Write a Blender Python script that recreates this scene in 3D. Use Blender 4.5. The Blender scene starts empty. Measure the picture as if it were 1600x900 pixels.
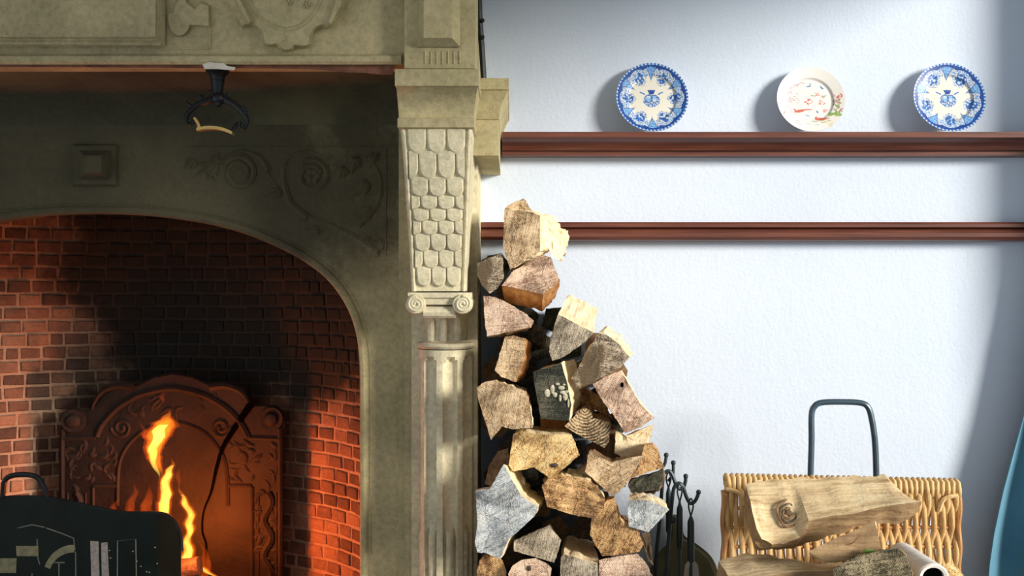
import bpy, bmesh, math, random
from mathutils import Vector, Matrix, noise

random.seed(7)
S = bpy.context.scene
COL = S.collection
PI = math.pi

# ---------------------------------------------------------------- camera, light
F = 1600.0           # focal length in pixels of the 1600x900 frame
D = 3.2              # camera to plastered wall
HC = 1.3             # camera height

def P(x, y, d):
    """point seen at pixel (x, y) at distance d in front of the camera"""
    return Vector(((x - 800) / F * d, d - D, HC + (450 - y) / F * d))

cam = bpy.data.cameras.new('camera'); cam.sensor_width = 36; cam.lens = 36.0
co = bpy.data.objects.new('camera', cam); COL.objects.link(co)
co.location = (0, -D, HC); co.rotation_euler = (PI / 2, 0, 0)
S.camera = co
cam.clip_start = 0.05

w = bpy.data.worlds.new('sky'); S.world = w; w.use_nodes = True
bg = w.node_tree.nodes['Background']
bg.inputs[0].default_value = (0.82, 0.92, 0.97, 1); bg.inputs[1].default_value = 0.52

sun = bpy.data.lights.new('sun', 'SUN'); sun.energy = 5.3; sun.angle = math.radians(16)
sun.color = (1.0, 0.93, 0.82)
so = bpy.data.objects.new('sun', sun); COL.objects.link(so)
EL = math.radians(14); AZ = math.radians(53)
sd = Vector((-math.sin(AZ) * math.cos(EL), math.cos(AZ) * math.cos(EL), -math.sin(EL)))
so.rotation_euler = sd.to_track_quat('-Z', 'Y').to_euler()
so.location = (4, -4, 3)

S.view_settings.view_transform = 'Standard'; S.view_settings.look = 'None'
S.view_settings.exposure = 0.0; S.view_settings.gamma = 1.0
S.view_settings.use_curve_mapping = False

# ---------------------------------------------------------------- materials
MATS = {}
def nt(name):
    m = bpy.data.materials.new(name); m.use_nodes = True
    t = m.node_tree; b = t.nodes['Principled BSDF']
    MATS[name] = m
    return m, t, b
def N(t, typ, **kw):
    n = t.nodes.new(typ)
    for k, v in kw.items(): setattr(n, k, v)
    return n
def ramp(t, fac, stops):
    r = N(t, 'ShaderNodeValToRGB')
    while len(r.color_ramp.elements) < len(stops): r.color_ramp.elements.new(0.5)
    for e, (p, c) in zip(r.color_ramp.elements, stops):
        e.position = p; e.color = (*c, 1)
    t.links.new(fac, r.inputs[0]); return r
def noi(t, vec, scale, detail=4, rough=0.55):
    n = N(t, 'ShaderNodeTexNoise'); n.inputs['Scale'].default_value = scale
    n.inputs['Detail'].default_value = detail; n.inputs['Roughness'].default_value = rough
    if vec is not None: t.links.new(vec, n.inputs['Vector'])
    return n
def bump(t, b, h, strength, dist=0.01):
    n = N(t, 'ShaderNodeBump'); n.inputs['Strength'].default_value = strength
    n.inputs['Distance'].default_value = dist
    t.links.new(h, n.inputs['Height']); t.links.new(n.outputs[0], b.inputs['Normal']); return n
def mth(t, op, a, b=None, clamp=False):
    n = N(t, 'ShaderNodeMath', operation=op); n.use_clamp = clamp
    for i, v in enumerate((a, b)):
        if v is None: continue
        if isinstance(v, (int, float)): n.inputs[i].default_value = v
        else: t.links.new(v, n.inputs[i])
    return n.outputs[0]
def mix(t, fac, a, b, mode='MIX'):
    n = N(t, 'ShaderNodeMix', data_type='RGBA', blend_type=mode)
    for s, v in ((n.inputs[0], fac), (n.inputs[6], a), (n.inputs[7], b)):
        if isinstance(v, (int, float)): s.default_value = v
        elif isinstance(v, tuple): s.default_value = (*v, 1)
        else: t.links.new(v, s)
    return n.outputs[2]
def coords(t, kind='Object'):
    return N(t, 'ShaderNodeTexCoord').outputs[kind]
def plain(name, col, rough=0.6, metal=0.0, var=0.15, scale=30, bs=0.2):
    m, t, b = nt(name)
    c = coords(t); n = noi(t, c, scale)
    r = ramp(t, n.outputs[0], [(0.3, tuple(x * (1 - var) for x in col)), (0.7, tuple(min(1, x * (1 + var)) for x in col))])
    t.links.new(r.outputs[0], b.inputs['Base Color'])
    b.inputs['Roughness'].default_value = rough; b.inputs['Metallic'].default_value = metal
    if bs: bump(t, b, n.outputs[0], bs, 0.004)
    return m

# painted woodchip plaster
m, t, b = nt('plaster')
g = N(t, 'ShaderNodeNewGeometry').outputs['Position']
n1 = noi(t, g, 2.0); n2 = noi(t, g, 85, 3, 0.6); n3 = noi(t, g, 22, 3)
r = ramp(t, n1.outputs[0], [(0.3, (0.655, 0.75, 0.90)), (0.7, (0.695, 0.785, 0.925))])
t.links.new(r.outputs[0], b.inputs['Base Color']); b.inputs['Roughness'].default_value = 0.75
h = mth(t, 'ADD', n2.outputs[0], mth(t, 'MULTIPLY', n3.outputs[0], 0.9))
bump(t, b, h, 0.22, 0.006)

def soot_shade_fac(t, pos, cx, cz, rx, rz, lo, hi):
    """soot stain: smoke mark with blotchy outline on masonry, plus painted hood shade on surround"""
    sp = N(t, 'ShaderNodeSeparateXYZ'); t.links.new(pos, sp.inputs[0])
    dx = mth(t, 'DIVIDE', mth(t, 'SUBTRACT', sp.outputs[0], cx), rx)
    dz = mth(t, 'DIVIDE', mth(t, 'SUBTRACT', sp.outputs[2], cz), rz)
    dd = mth(t, 'SQRT', mth(t, 'ADD', mth(t, 'MULTIPLY', dx, dx), mth(t, 'MULTIPLY', dz, dz)))
    nn = noi(t, pos, 3.2, 6, 0.65)
    dd = mth(t, 'ADD', dd, mth(t, 'MULTIPLY', mth(t, 'SUBTRACT', nn.outputs[0], 0.5), 1.3))
    mr = N(t, 'ShaderNodeMapRange'); mr.interpolation_type = 'SMOOTHSTEP'
    mr.inputs[1].default_value = lo; mr.inputs[2].default_value = hi
    mr.inputs[3].default_value = 1; mr.inputs[4].default_value = 0
    t.links.new(dd, mr.inputs[0]); return mr.outputs[0]

def stone(name, base, soot=None):
    m, t, b = nt(name)
    g = N(t, 'ShaderNodeNewGeometry').outputs['Position']
    n1 = noi(t, g, 5, 6, 0.65); n2 = noi(t, g, 60, 5, 0.7); n3 = noi(t, g, 220, 2, 0.6)
    d = tuple(x * 0.72 for x in base); l = tuple(min(1, x * 1.22) for x in base)
    r = ramp(t, n1.outputs[0], [(0.3, d), (0.52, base), (0.72, l)])
    r2 = ramp(t, n2.outputs[0], [(0.3, (0.62, 0.62, 0.58)), (0.6, (1.05, 1.03, 1))])
    c = mix(t, 0.75, r.outputs[0], r2.outputs[0], 'MULTIPLY')
    gr = noi(t, g, 3.1, 4); gf = mth(t, 'MULTIPLY', mth(t, 'SUBTRACT', gr.outputs[0], 0.45, True), 1.6, True)
    c = mix(t, mth(t, 'MULTIPLY', gf, 0.7), c, (0.27, 0.26, 0.12))
    if soot:
        s = soot_shade_fac(t, g, *soot)
        c = mix(t, mth(t, 'MULTIPLY', s, 0.88), c, (0.018, 0.020, 0.009))
    t.links.new(c, b.inputs['Base Color']); b.inputs['Roughness'].default_value = 0.9
    h = mth(t, 'ADD', n2.outputs[0], mth(t, 'MULTIPLY', n3.outputs[0], 0.5))
    bump(t, b, h, 0.35, 0.006)
    return m
ST = (0.545, 0.475, 0.275)
stone('stone', ST)
stone('stone_light', (0.76, 0.70, 0.50))
stone('stone_soot_shade', (0.54, 0.465, 0.265), (-1.30, 1.75, 1.15, 0.50, 0.75, 1.45))  # soot stain that also paints in the shade under the hood
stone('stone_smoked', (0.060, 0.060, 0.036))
plain('soot_black', (0.005, 0.0055, 0.004), 0.95, var=0.5, scale=8)
MATS['soot_black'].node_tree.nodes['Principled BSDF'].inputs['Specular IOR Level'].default_value = 0.05
plain('crack_black', (0.0015, 0.0015, 0.0012), 1.0, var=0.3)
MATS['crack_black'].node_tree.nodes['Principled BSDF'].inputs['Specular IOR Level'].default_value = 0
plain('red_underside', (0.20, 0.085, 0.05), 0.9, var=0.4)
plain('white_plaster', (0.80, 0.74, 0.62), 0.9)

def brickmat(name, cols, mortar=False):
    m, t, b = nt(name)
    g = N(t, 'ShaderNodeNewGeometry').outputs['Position']
    oi = N(t, 'ShaderNodeObjectInfo').outputs['Random']
    n1 = noi(t, g, 14, 5, 0.65); n2 = noi(t, g, 70, 4, 0.7)
    f = mth(t, 'ADD', mth(t, 'MULTIPLY', oi, 0.0 if mortar else 0.65), mth(t, 'MULTIPLY', n1.outputs[0], 0.6))
    r = ramp(t, f, [(0.2, cols[0]), (0.55, cols[1]), (0.9, cols[2])])
    r2 = ramp(t, n2.outputs[0], [(0.3, (0.6, 0.6, 0.6)), (0.65, (1.1, 1.1, 1.1))])
    c = mix(t, 0.7, r.outputs[0], r2.outputs[0], 'MULTIPLY')
    s = soot_shade_fac(t, g, -0.98, 1.37, 0.60, 0.50, 0.95, 1.40)
    c = mix(t, mth(t, 'MULTIPLY', s, 0.985 if not mortar else 0.95), c, (0.008, 0.009, 0.006))
    t.links.new(c, b.inputs['Base Color']); b.inputs['Roughness'].default_value = 0.9
    bump(t, b, n2.outputs[0], 0.5, 0.004)
brickmat('brick', [(0.075, 0.042, 0.028), (0.19, 0.095, 0.058), (0.36, 0.19, 0.11)])
brickmat('mortar', [(0.42, 0.27, 0.17), (0.55, 0.36, 0.23), (0.62, 0.43, 0.29)], True)

def iron(name, col, rough, metal=0.6, bs=0.5, sc=40):
    m, t, b = nt(name)
    c = coords(t); n = noi(t, c, sc, 5, 0.65); n2 = noi(t, c, 6, 4)
    r = ramp(t, n2.outputs[0], [(0.35, tuple(x * 0.6 for x in col)), (0.7, tuple(x * 1.5 for x in col))])
    t.links.new(r.outputs[0], b.inputs['Base Color'])
    b.inputs['Roughness'].default_value = rough; b.inputs['Metallic'].default_value = metal
    bump(t, b, n.outputs[0], bs, 0.004)
    return m
iron('cast_iron', (0.019, 0.0135, 0.010), 0.65, 0.25, 0.8)
_b = MATS['cast_iron'].node_tree.nodes['Principled BSDF']; _b.inputs['Specular IOR Level'].default_value = 0.2; _b.inputs['Metallic'].default_value = 0
iron('black_iron', (0.016, 0.020, 0.023), 0.42, 0.5, 0.25)
iron('tool_iron', (0.035, 0.055, 0.065), 0.45, 0.4, 0.2)
iron('rail_blue', (0.05, 0.085, 0.12), 0.35, 0.3, 0.1)
iron('screen_black', (0.005, 0.010, 0.008), 0.4, 0.0, 0.1)
MATS['screen_black'].node_tree.nodes['Principled BSDF'].inputs['Specular IOR Level'].default_value = 0.16
iron('steel', (0.45, 0.50, 0.52), 0.4, 0.6, 0.1)
plain('brass', (0.62, 0.42, 0.14), 0.35, 0.7)
plain('tarnished_gold', (0.20, 0.185, 0.10), 0.6, 0.0, 0.35, 60)
plain('worn_silver', (0.30, 0.27, 0.24), 0.6, 0.0, 0.3, 80)
plain('fine_line', (0.16, 0.17, 0.13), 0.6, 0.0, 0.3)
plain('bellows_green', (0.105, 0.105, 0.05), 0.6, 0, 0.25, 20)
plain('leather', (0.05, 0.035, 0.02), 0.7)
plain('leaf_green', (0.16, 0.28, 0.05), 0.6)
plain('paper_white', (0.82, 0.80, 0.76), 0.8)
plain('fungus_cream', (0.50, 0.46, 0.34), 0.8, var=0.4, scale=120)
plain('ash', (0.22, 0.20, 0.18), 0.95)
plain('floor_stone', (0.30, 0.25, 0.20), 0.7, 0, 0.3, 4)
plain('ceiling_white', (0.75, 0.74, 0.70), 0.9)

m, t, b = nt('mahogany')
c = coords(t); mp = N(t, 'ShaderNodeMapping'); mp.inputs['Scale'].default_value = (1.2, 25, 25)
t.links.new(c, mp.inputs[0]); n = noi(t, mp.outputs[0], 3, 6, 0.6)
r = ramp(t, n.outputs[0], [(0.3, (0.075, 0.022, 0.014)), (0.55, (0.15, 0.046, 0.028)), (0.75, (0.21, 0.07, 0.04))])
t.links.new(r.outputs[0], b.inputs['Base Color']); b.inputs['Roughness'].default_value = 0.38
bump(t, b, n.outputs[0], 0.1, 0.002)

m, t, b = nt('curtain_cloth')
c = coords(t); n = noi(t, c, 3, 4); n2 = noi(t, c, 180, 2)
r = ramp(t, n.outputs[0], [(0.3, (0.07, 0.20, 0.30)), (0.7, (0.12, 0.30, 0.40))])
t.links.new(r.outputs[0], b.inputs['Base Color']); b.inputs['Roughness'].default_value = 0.85
bump(t, b, n2.outputs[0], 0.2, 0.002)

def wood_end(name, lo, mid, hi, ringscale=70, stain=None, ringw=0.09):
    """sawn log end: growth rings round an off-centre pith, saw marks, blotches"""
    m, t, b = nt(name)
    c = coords(t); oi = N(t, 'ShaderNodeObjectInfo').outputs['Random']
    cv = N(t, 'ShaderNodeCombineXYZ')
    t.links.new(mth(t, 'MULTIPLY', mth(t, 'SUBTRACT', oi, 0.5), 0.16), cv.inputs[0])
    t.links.new(mth(t, 'SUBTRACT', mth(t, 'MULTIPLY', oi, 0.10), 0.10), cv.inputs[2])
    ad = N(t, 'ShaderNodeVectorMath', operation='ADD'); t.links.new(c, ad.inputs[0]); t.links.new(cv.outputs[0], ad.inputs[1])
    mp = N(t, 'ShaderNodeMapping'); mp.inputs['Scale'].default_value = (1, 0.15, 1); t.links.new(ad.outputs[0], mp.inputs[0])
    wv = N(t, 'ShaderNodeTexWave', wave_type='RINGS', rings_direction='Y'); wv.inputs['Scale'].default_value = ringscale
    wv.inputs['Distortion'].default_value = 3.5; wv.inputs['Detail'].default_value = 3; wv.inputs['Detail Scale'].default_value = 1.2
    t.links.new(mp.outputs[0], wv.inputs['Vector'])
    nb = noi(t, ad.outputs[0], 16, 5, 0.65); nf = noi(t, c, 170, 4, 0.75)
    vr = N(t, 'ShaderNodeVectorRotate', rotation_type='Y_AXIS'); t.links.new(c, vr.inputs['Vector']); t.links.new(mth(t, 'MULTIPLY', oi, 3.1), vr.inputs['Angle'])
    ms = N(t, 'ShaderNodeMapping'); ms.inputs['Scale'].default_value = (1, 0.3, 0.07); t.links.new(vr.outputs[0], ms.inputs[0])
    ns_ = noi(t, ms.outputs[0], 130, 4, 0.6)
    f = mth(t, 'ADD', mth(t, 'MULTIPLY', wv.outputs[1], ringw), mth(t, 'ADD', mth(t, 'MULTIPLY', nb.outputs[0], 0.97 - ringw), mth(t, 'ADD', mth(t, 'MULTIPLY', mth(t, 'SUBTRACT', nf.outputs[0], 0.5), 0.8), mth(t, 'MULTIPLY', mth(t, 'SUBTRACT', ns_.outputs[0], 0.5), 0.6))))
    r = ramp(t, f, [(0.36, lo), (0.5, mid), (0.63, hi)])
    col = r.outputs[0]
    ck = N(t, 'ShaderNodeTexVoronoi', feature='DISTANCE_TO_EDGE'); ck.inputs['Scale'].default_value = 9
    mp2 = N(t, 'ShaderNodeMapping'); mp2.inputs['Scale'].default_value = (1, 0.2, 0.45); t.links.new(ad.outputs[0], mp2.inputs[0])
    nd = N(t, 'ShaderNodeVectorMath', operation='ADD'); t.links.new(mp2.outputs[0], nd.inputs[0])
    sc = N(t, 'ShaderNodeVectorMath', operation='SCALE'); t.links.new(nb.outputs[1], sc.inputs[0]); sc.inputs[3].default_value = 0.06
    t.links.new(sc.outputs[0], nd.inputs[1]); t.links.new(nd.outputs[0], ck.inputs['Vector'])
    ckr = ramp(t, ck.outputs['Distance'], [(0.0, (0.3, 0.24, 0.2)), (0.02, (1, 1, 1))])
    col = mix(t, 0.45, col, ckr.outputs[0], 'MULTIPLY')
    nl = noi(t, ad.outputs[0], 11, 3, 0.5); sl = ramp(t, nl.outputs[0], [(0.38, (0.42, 0.40, 0.37)), (0.56, (1.1, 1.08, 1.05))])
    col = mix(t, 0.85, col, sl.outputs[0], 'MULTIPLY')
    if stain:
        ns = noi(t, ad.outputs[0], 9, 4); sf = ramp(t, ns.outputs[0], [(0.52, (0, 0, 0)), (0.6, (1, 1, 1))])
        col = mix(t, sf.outputs[0], col, stain)
    t.links.new(col, b.inputs['Base Color']); b.inputs['Roughness'].default_value = 0.85
    bump(t, b, mth(t, 'ADD', f, mth(t, 'MULTIPLY', ckr.outputs[0], 0.4)), 0.8, 0.006)
def wood_side(name, lo, mid, hi, axis=1, stretch=0.06):
    m, t, b = nt(name)
    c = coords(t); mp = N(t, 'ShaderNodeMapping')
    sc = [1, 1, 1]; sc[axis] = stretch; mp.inputs['Scale'].default_value = sc
    t.links.new(c, mp.inputs[0])
    n = noi(t, mp.outputs[0], 75, 5, 0.65); n2 = noi(t, c, 9, 4); n3 = noi(t, c, 90, 3)
    f = mth(t, 'ADD', mth(t, 'MULTIPLY', n.outputs[0], 0.55), mth(t, 'MULTIPLY', n2.outputs[0], 0.45))
    r = ramp(t, f, [(0.32, lo), (0.5, mid), (0.68, hi)])
    t.links.new(r.outputs[0], b.inputs['Base Color']); b.inputs['Roughness'].default_value = 0.8
    bump(t, b, mth(t, 'ADD', n.outputs[0], mth(t, 'MULTIPLY', n3.outputs[0], 0.4)), 0.7, 0.006)
wood_end('end_tan', (0.24, 0.15, 0.075), (0.54, 0.38, 0.22), (0.72, 0.56, 0.37))
wood_end('end_yellow', (0.32, 0.17, 0.06), (0.74, 0.49, 0.2), (0.88, 0.68, 0.36))
wood_end('end_grey', (0.13, 0.11, 0.085), (0.36, 0.31, 0.23), (0.56, 0.48, 0.37))
wood_end('end_blue', (0.24, 0.28, 0.32), (0.48, 0.53, 0.57), (0.74, 0.76, 0.76))
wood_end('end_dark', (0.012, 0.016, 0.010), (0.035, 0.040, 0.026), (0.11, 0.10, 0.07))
wood_end('end_pink', (0.34, 0.2, 0.14), (0.64, 0.45, 0.33), (0.8, 0.62, 0.48))
wood_end('end_mottled', (0.10, 0.07, 0.045), (0.45, 0.36, 0.26), (0.66, 0.55, 0.42), 50, (0.13, 0.09, 0.05))
wood_end('end_ringed', (0.05, 0.035, 0.02), (0.24, 0.16, 0.09), (0.62, 0.48, 0.29), 40, None, 0.22)
wood_end('end_brown', (0.14, 0.065, 0.025), (0.44, 0.25, 0.1), (0.68, 0.45, 0.22))
wood_end('end_weathered', (0.025, 0.025, 0.015), (0.13, 0.11, 0.06), (0.36, 0.30, 0.19))
wood_side('side_cream', (0.62, 0.43, 0.21), (0.84, 0.70, 0.45), (0.92, 0.83, 0.62))
wood_side('side_orange', (0.24, 0.09, 0.025), (0.50, 0.23, 0.07), (0.68, 0.38, 0.15))
wood_side('side_brown', (0.08, 0.045, 0.022), (0.24, 0.135, 0.065), (0.42, 0.26, 0.13))
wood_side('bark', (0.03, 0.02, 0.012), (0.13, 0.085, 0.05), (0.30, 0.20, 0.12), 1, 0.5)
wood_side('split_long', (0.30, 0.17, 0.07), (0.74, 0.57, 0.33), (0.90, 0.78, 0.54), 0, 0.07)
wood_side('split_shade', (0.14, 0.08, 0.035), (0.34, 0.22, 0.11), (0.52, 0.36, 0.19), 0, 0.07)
wood_side('wicker', (0.26, 0.10, 0.03), (0.52, 0.27, 0.10), (0.72, 0.46, 0.20), 2, 0.1)
wood_side('wicker_pale', (0.42, 0.21, 0.07), (0.70, 0.46, 0.20), (0.86, 0.67, 0.38), 2, 0.1)
wood_side('charred', (0.004, 0.003, 0.003), (0.014, 0.008, 0.005), (0.06, 0.022, 0.010))

def flame(name, col, strength):
    """glowing gas: emission in the volume, so tongues are brightest where they are thickest"""
    m = bpy.data.materials.new(name); m.use_nodes = True; t = m.node_tree; t.nodes.clear()
    o = N(t, 'ShaderNodeOutputMaterial'); e = N(t, 'ShaderNodeEmission')
    e.inputs[0].default_value = (*col, 1); e.inputs[1].default_value = strength
    t.links.new(e.outputs[0], o.inputs['Volume']); MATS[name] = m
flame('flame_outer', (1.0, 0.11, 0.008), 11)
flame('flame_mid', (1.0, 0.26, 0.012), 24)
flame('flame_core', (1.0, 0.72, 0.10), 60)

m, t, b = nt('glazed_plate')
a = N(t, 'ShaderNodeVertexColor'); a.layer_name = 'print'
t.links.new(a.outputs[0], b.inputs['Base Color']); b.inputs['Roughness'].default_value = 0.38

# ---------------------------------------------------------------- mesh helpers
class MB:
    def __init__(s): s.v = []; s.f = []; s.m = []
    def add(s, vs, fs, mat=0):
        o = len(s.v); s.v += [Vector(p) for p in vs]
        for f in fs: s.f.append(tuple(i + o for i in f)); s.m.append(mat)
        return s
    def box(s, x0, x1, y0, y1, z0, z1, mat=0):
        vs = [(x, y, z) for x in (x0, x1) for y in (y0, y1) for z in (z0, z1)]
        return s.add(vs, [(0, 1, 3, 2), (4, 6, 7, 5), (0, 4, 5, 1), (2, 3, 7, 6), (0, 2, 6, 4), (1, 5, 7, 3)], mat)
    def rings(s, rs, closed=True, caps=True, mat=0):
        n = len(rs[0]); vs = [p for r in rs for p in r]; fs = []
        for i in range(len(rs) - 1):
            for j in range(n if closed else n - 1):
                k = (j + 1) % n
                fs.append((i * n + j, i * n + k, (i + 1) * n + k, (i + 1) * n + j))
        if caps and closed:
            fs.append(tuple(range(n))[::-1]); fs.append(tuple((len(rs) - 1) * n + j for j in range(n)))
        return s.add(vs, fs, mat)
    def tube(s, path, r, n=8, mat=0, flat=1.0):
        path = [Vector(p) for p in path]; rs = []
        up = None
        for i, p in enumerate(path):
            tg = (path[min(i + 1, len(path) - 1)] - path[max(i - 1, 0)]).normalized()
            if up is None:
                up = Vector((0, -1, 0)) if abs(tg.y) < 0.9 else Vector((0, 0, 1))
            a = (up - tg * up.dot(tg)).normalized(); up = a; c = tg.cross(a)
            rad = r[i] if isinstance(r, (list, tuple)) else r
            rs.append([p + (a * math.cos(q) * flat + c * math.sin(q)) * rad for q in (2 * PI * k / n for k in range(n))])
        return s.rings(rs, mat=mat)
    def lathe(s, prof, c, axis='Z', n=24, mat=0):
        c = Vector(c); rs = []
        for r, h in prof:
            ring = []
            for k in range(n):
                q = 2 * PI * k / n; a, e = r * math.cos(q), r * math.sin(q)
                ring.append(c + (Vector((a, e, h)) if axis == 'Z' else Vector((a, h, e)) if axis == 'Y' else Vector((h, a, e))))
            rs.append(ring)
        return s.rings(rs, mat=mat)
    def blob(s, c, rx, ry, rz, n=10, mat=0):
        prof = []
        c = Vector(c); rs = []
        for i in range(1, 7):
            f = PI * i / 7
            rs.append([c + Vector((rx * math.sin(f) * math.cos(q), ry * math.sin(f) * math.sin(q), rz * math.cos(f))) for q in (2 * PI * k / n for k in range(n))])
        return s.rings(rs, mat=mat)

ORG = {}
def obj(name, mb, mats, parent=None, origin=None, ang=0.6, smooth=True, kind=None):
    vs = mb.v
    if origin is None:
        if parent is not None: origin = ORG[parent.name]
        else:
            xs = [v.x for v in vs]; ys = [v.y for v in vs]
            origin = Vector(((min(xs) + max(xs)) / 2, (min(ys) + max(ys)) / 2, min(v.z for v in vs)))
    origin = Vector(origin)
    me = bpy.data.meshes.new(name)
    me.from_pydata([v - origin for v in vs], [], mb.f)
    for mm in ([mats] if isinstance(mats, str) else mats): me.materials.append(MATS[mm])
    me.polygons.foreach_set('material_index', mb.m)
    bm = bmesh.new(); bm.from_mesh(me)
    bmesh.ops.remove_doubles(bm, verts=bm.verts, dist=1e-5)
    bmesh.ops.recalc_face_normals(bm, faces=bm.faces)
    bm.to_mesh(me); bm.free()
    if smooth:
        me.polygons.foreach_set('use_smooth', [True] * len(me.polygons)); me.set_sharp_from_angle(angle=ang)
    o = bpy.data.objects.new(name, me); COL.objects.link(o)
    place(o, parent, origin)
    if kind: o['kind'] = kind
    return o
def place(o, parent, origin):
    origin = Vector(origin)
    if parent is not None:
        o.parent = parent; o.location = origin - ORG[parent.name]
    else: o.location = origin
    ORG[o.name] = origin
def thing(name, label, cat, origin, group=None):
    o = bpy.data.objects.new(name, None); COL.objects.link(o); o.empty_display_size = 0.05
    place(o, None, origin); return tag(o, label, cat, group)
def tag(o, label, cat, group=None):
    o['label'] = label; o['category'] = cat
    if group: o['group'] = group
    return o
def struct(name, mb, mat, label, parent=None, **k):
    o = obj(name, mb, mat, parent, **k); o['kind'] = 'structure'; o['label'] = label; return o

def smooth_path(pts, n=6):
    pts = [Vector(p) for p in pts]; out = []
    for i in range(len(pts) - 1):
        p0 = pts[max(i - 1, 0)]; p1 = pts[i]; p2 = pts[i + 1]; p3 = pts[min(i + 2, len(pts) - 1)]
        for k in range(n):
            u = k / n
            out.append(0.5 * ((2 * p1) + (p2 - p0) * u + (2 * p0 - 5 * p1 + 4 * p2 - p3) * u * u + (3 * p1 - p0 - 3 * p2 + p3) * u ** 3))
    out.append(pts[-1]); return out
def sp2(pts, n=6):
    return [(v.x, v.y) for v in smooth_path([(x, y, 0) for x, y in pts], n)]
def area2(p): return 0.5 * sum(p[i][0] * p[(i + 1) % len(p)][1] - p[(i + 1) % len(p)][0] * p[i][1] for i in range(len(p)))
def inset(poly, k):
    s = 1 if area2(poly) > 0 else -1; out = []; n = len(poly)
    for i in range(n):
        a, b_, c = Vector(poly[i - 1]), Vector(poly[i]), Vector(poly[(i + 1) % n])
        e1 = (b_ - a); e2 = (c - b_)
        if e1.length < 1e-6 or e2.length < 1e-6: out.append(tuple(b_)); continue
        e1.normalize(); e2.normalize()
        n1 = Vector((-e1.y, e1.x)) * s; n2 = Vector((-e2.y, e2.x)) * s
        m_ = (n1 + n2)
        if m_.length < 1e-3: m_ = n1
        m_.normalize(); q = k / max(0.5, m_.dot(n1))
        out.append((b_.x + m_.x * q, b_.y + m_.y * q))
    return out
def relief(poly, d, h, bev, mb=None, back=0.004):
    """raised flat ornament with bevelled edge on a face at distance d"""
    mb = mb or MB(); inn = inset(poly, bev)
    mb.rings([[P(x, y, d + back) for x, y in poly], [P(x, y, d - h * 0.35) for x, y in poly], [P(x, y, d - h) for x, y in inn]])
    return mb
def ridge(pts, d, r, n=6, mb=None, seg=5, taper=False):
    mb = mb or MB(); pp = smooth_path([P(x, y, d) for x, y in pts], seg)
    rr = [r * (1 - 0.75 * i / (len(pp) - 1)) for i in range(len(pp))] if taper else r
    return mb.tube(pp, rr, n)
def inside(x, y, poly):
    c = False; n = len(poly)
    for i in range(n):
        (x1, y1), (x2, y2) = poly[i], poly[i - 1]
        if (y1 > y) != (y2 > y) and x < (x2 - x1) * (y - y1) / (y2 - y1) + x1: c = not c
    return c

# ---------------------------------------------------------------- room shell
XR = 1.78; XL = -2.7; ZC = 2.95; YF = -4.6
struct('floor', MB().box(XL - .2, XR + .2, YF, 0.9, -0.1, 0), 'floor_stone', 'worn stone floor')
struct('ceiling', MB().box(XL - .2, XR + .2, YF, 0.9, ZC, ZC + .1), 'ceiling_white', 'plain white ceiling')
struct('wall_back', MB().box(-0.30, XR + .2, 0, 0.15, 0, ZC), 'plaster', 'pale blue painted plaster wall with woodchip texture')
struct('wall_left', MB().box(XL - .15, XL, YF, 0.9, 0, ZC), 'plaster', 'pale blue plaster side wall')
WY0, WY1, WZ0, WZ1 = -2.40, -0.24, 0.45, 2.55      # window opening in the side wall
mb = MB()
mb.box(XR, XR + .2, YF, WY0, 0, ZC); mb.box(XR, XR + .2, WY1, 0, 0, ZC)
mb.box(XR, XR + .2, WY0, WY1, 0, WZ0); mb.box(XR, XR + .2, WY0, WY1, WZ1, ZC)
struct('wall_right', mb, 'plaster', 'pale blue plaster wall with tall window')
mb = MB()
for y0, y1, z0, z1 in ((WY0, WY0 + .05, WZ0, WZ1), (WY1 - .05, WY1, WZ0, WZ1), (WY0 + .05, WY1 - .05, WZ0, WZ0 + .05), (WY0 + .05, WY1 - .05, WZ1 - .05, WZ1)):
    mb.box(XR + .10, XR + .15, y0, y1, z0, z1)
struct('window_1', mb, 'white_plaster', 'white window frame in the side wall')

def molding(name, prof, x0, x1, mat):
    """wall moulding: (distance, pixel row) profile of the front, run along the wall"""
    pts = [(d - D, HC + (450 - y) / F * d) for d, y in prof]
    pts = [(0.0, pts[0][1])] + pts + [(0.0, pts[-1][1])]
    mb = MB(); rs = []
    for k in range(13):
        x = x0 + (x1 - x0) * k / 12
        rs.append([Vector((x, a, c)) for a, c in pts])
    mb.rings(rs); return mb
o = obj('plate_shelf', molding('s', [(3.085, 206), (3.085, 214.5), (3.095, 216), (3.11, 219), (3.125, 224), (3.135, 231), (3.14, 235), (3.15, 236), (3.15, 243), (3.16, 244)], -0.03, 1.645, 'mahogany'), 'mahogany', ang=0.5)
tag(o, 'long dark red wooden plate shelf with moulded front fixed high on the blue wall', 'shelf')
o = struct('trim_1', molding('r', [(3.16, 347), (3.155, 350), (3.155, 355), (3.17, 357.5), (3.15, 359.5), (3.14, 364), (3.14, 370), (3.15, 375), (3.165, 377)], -0.096, 1.645, 'mahogany'), 'mahogany', 'narrow red-brown wooden picture rail below the plate shelf', ang=0.5)

# ---------------------------------------------------------------- stone fireplace
fp = thing('stone_fireplace', 'tall carved grey-green stone fireplace with arched opening and fluted column', 'fireplace', (-1.2, -0.25, 0))
DO, DS = 2.60, 2.95                 # overmantel face, arch surround face
zs = P(0, 101, DO).z                # underside of the overmantel
ov = obj('overmantel', MB().box(-2.4, P(636, 0, DO).x, DO - D, 0.62, zs, ZC - .002), 'stone', fp)
def opart(name, mb, mat='stone', par=None, **k): return obj(name, mb, mat, par or ov, **k)
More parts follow.
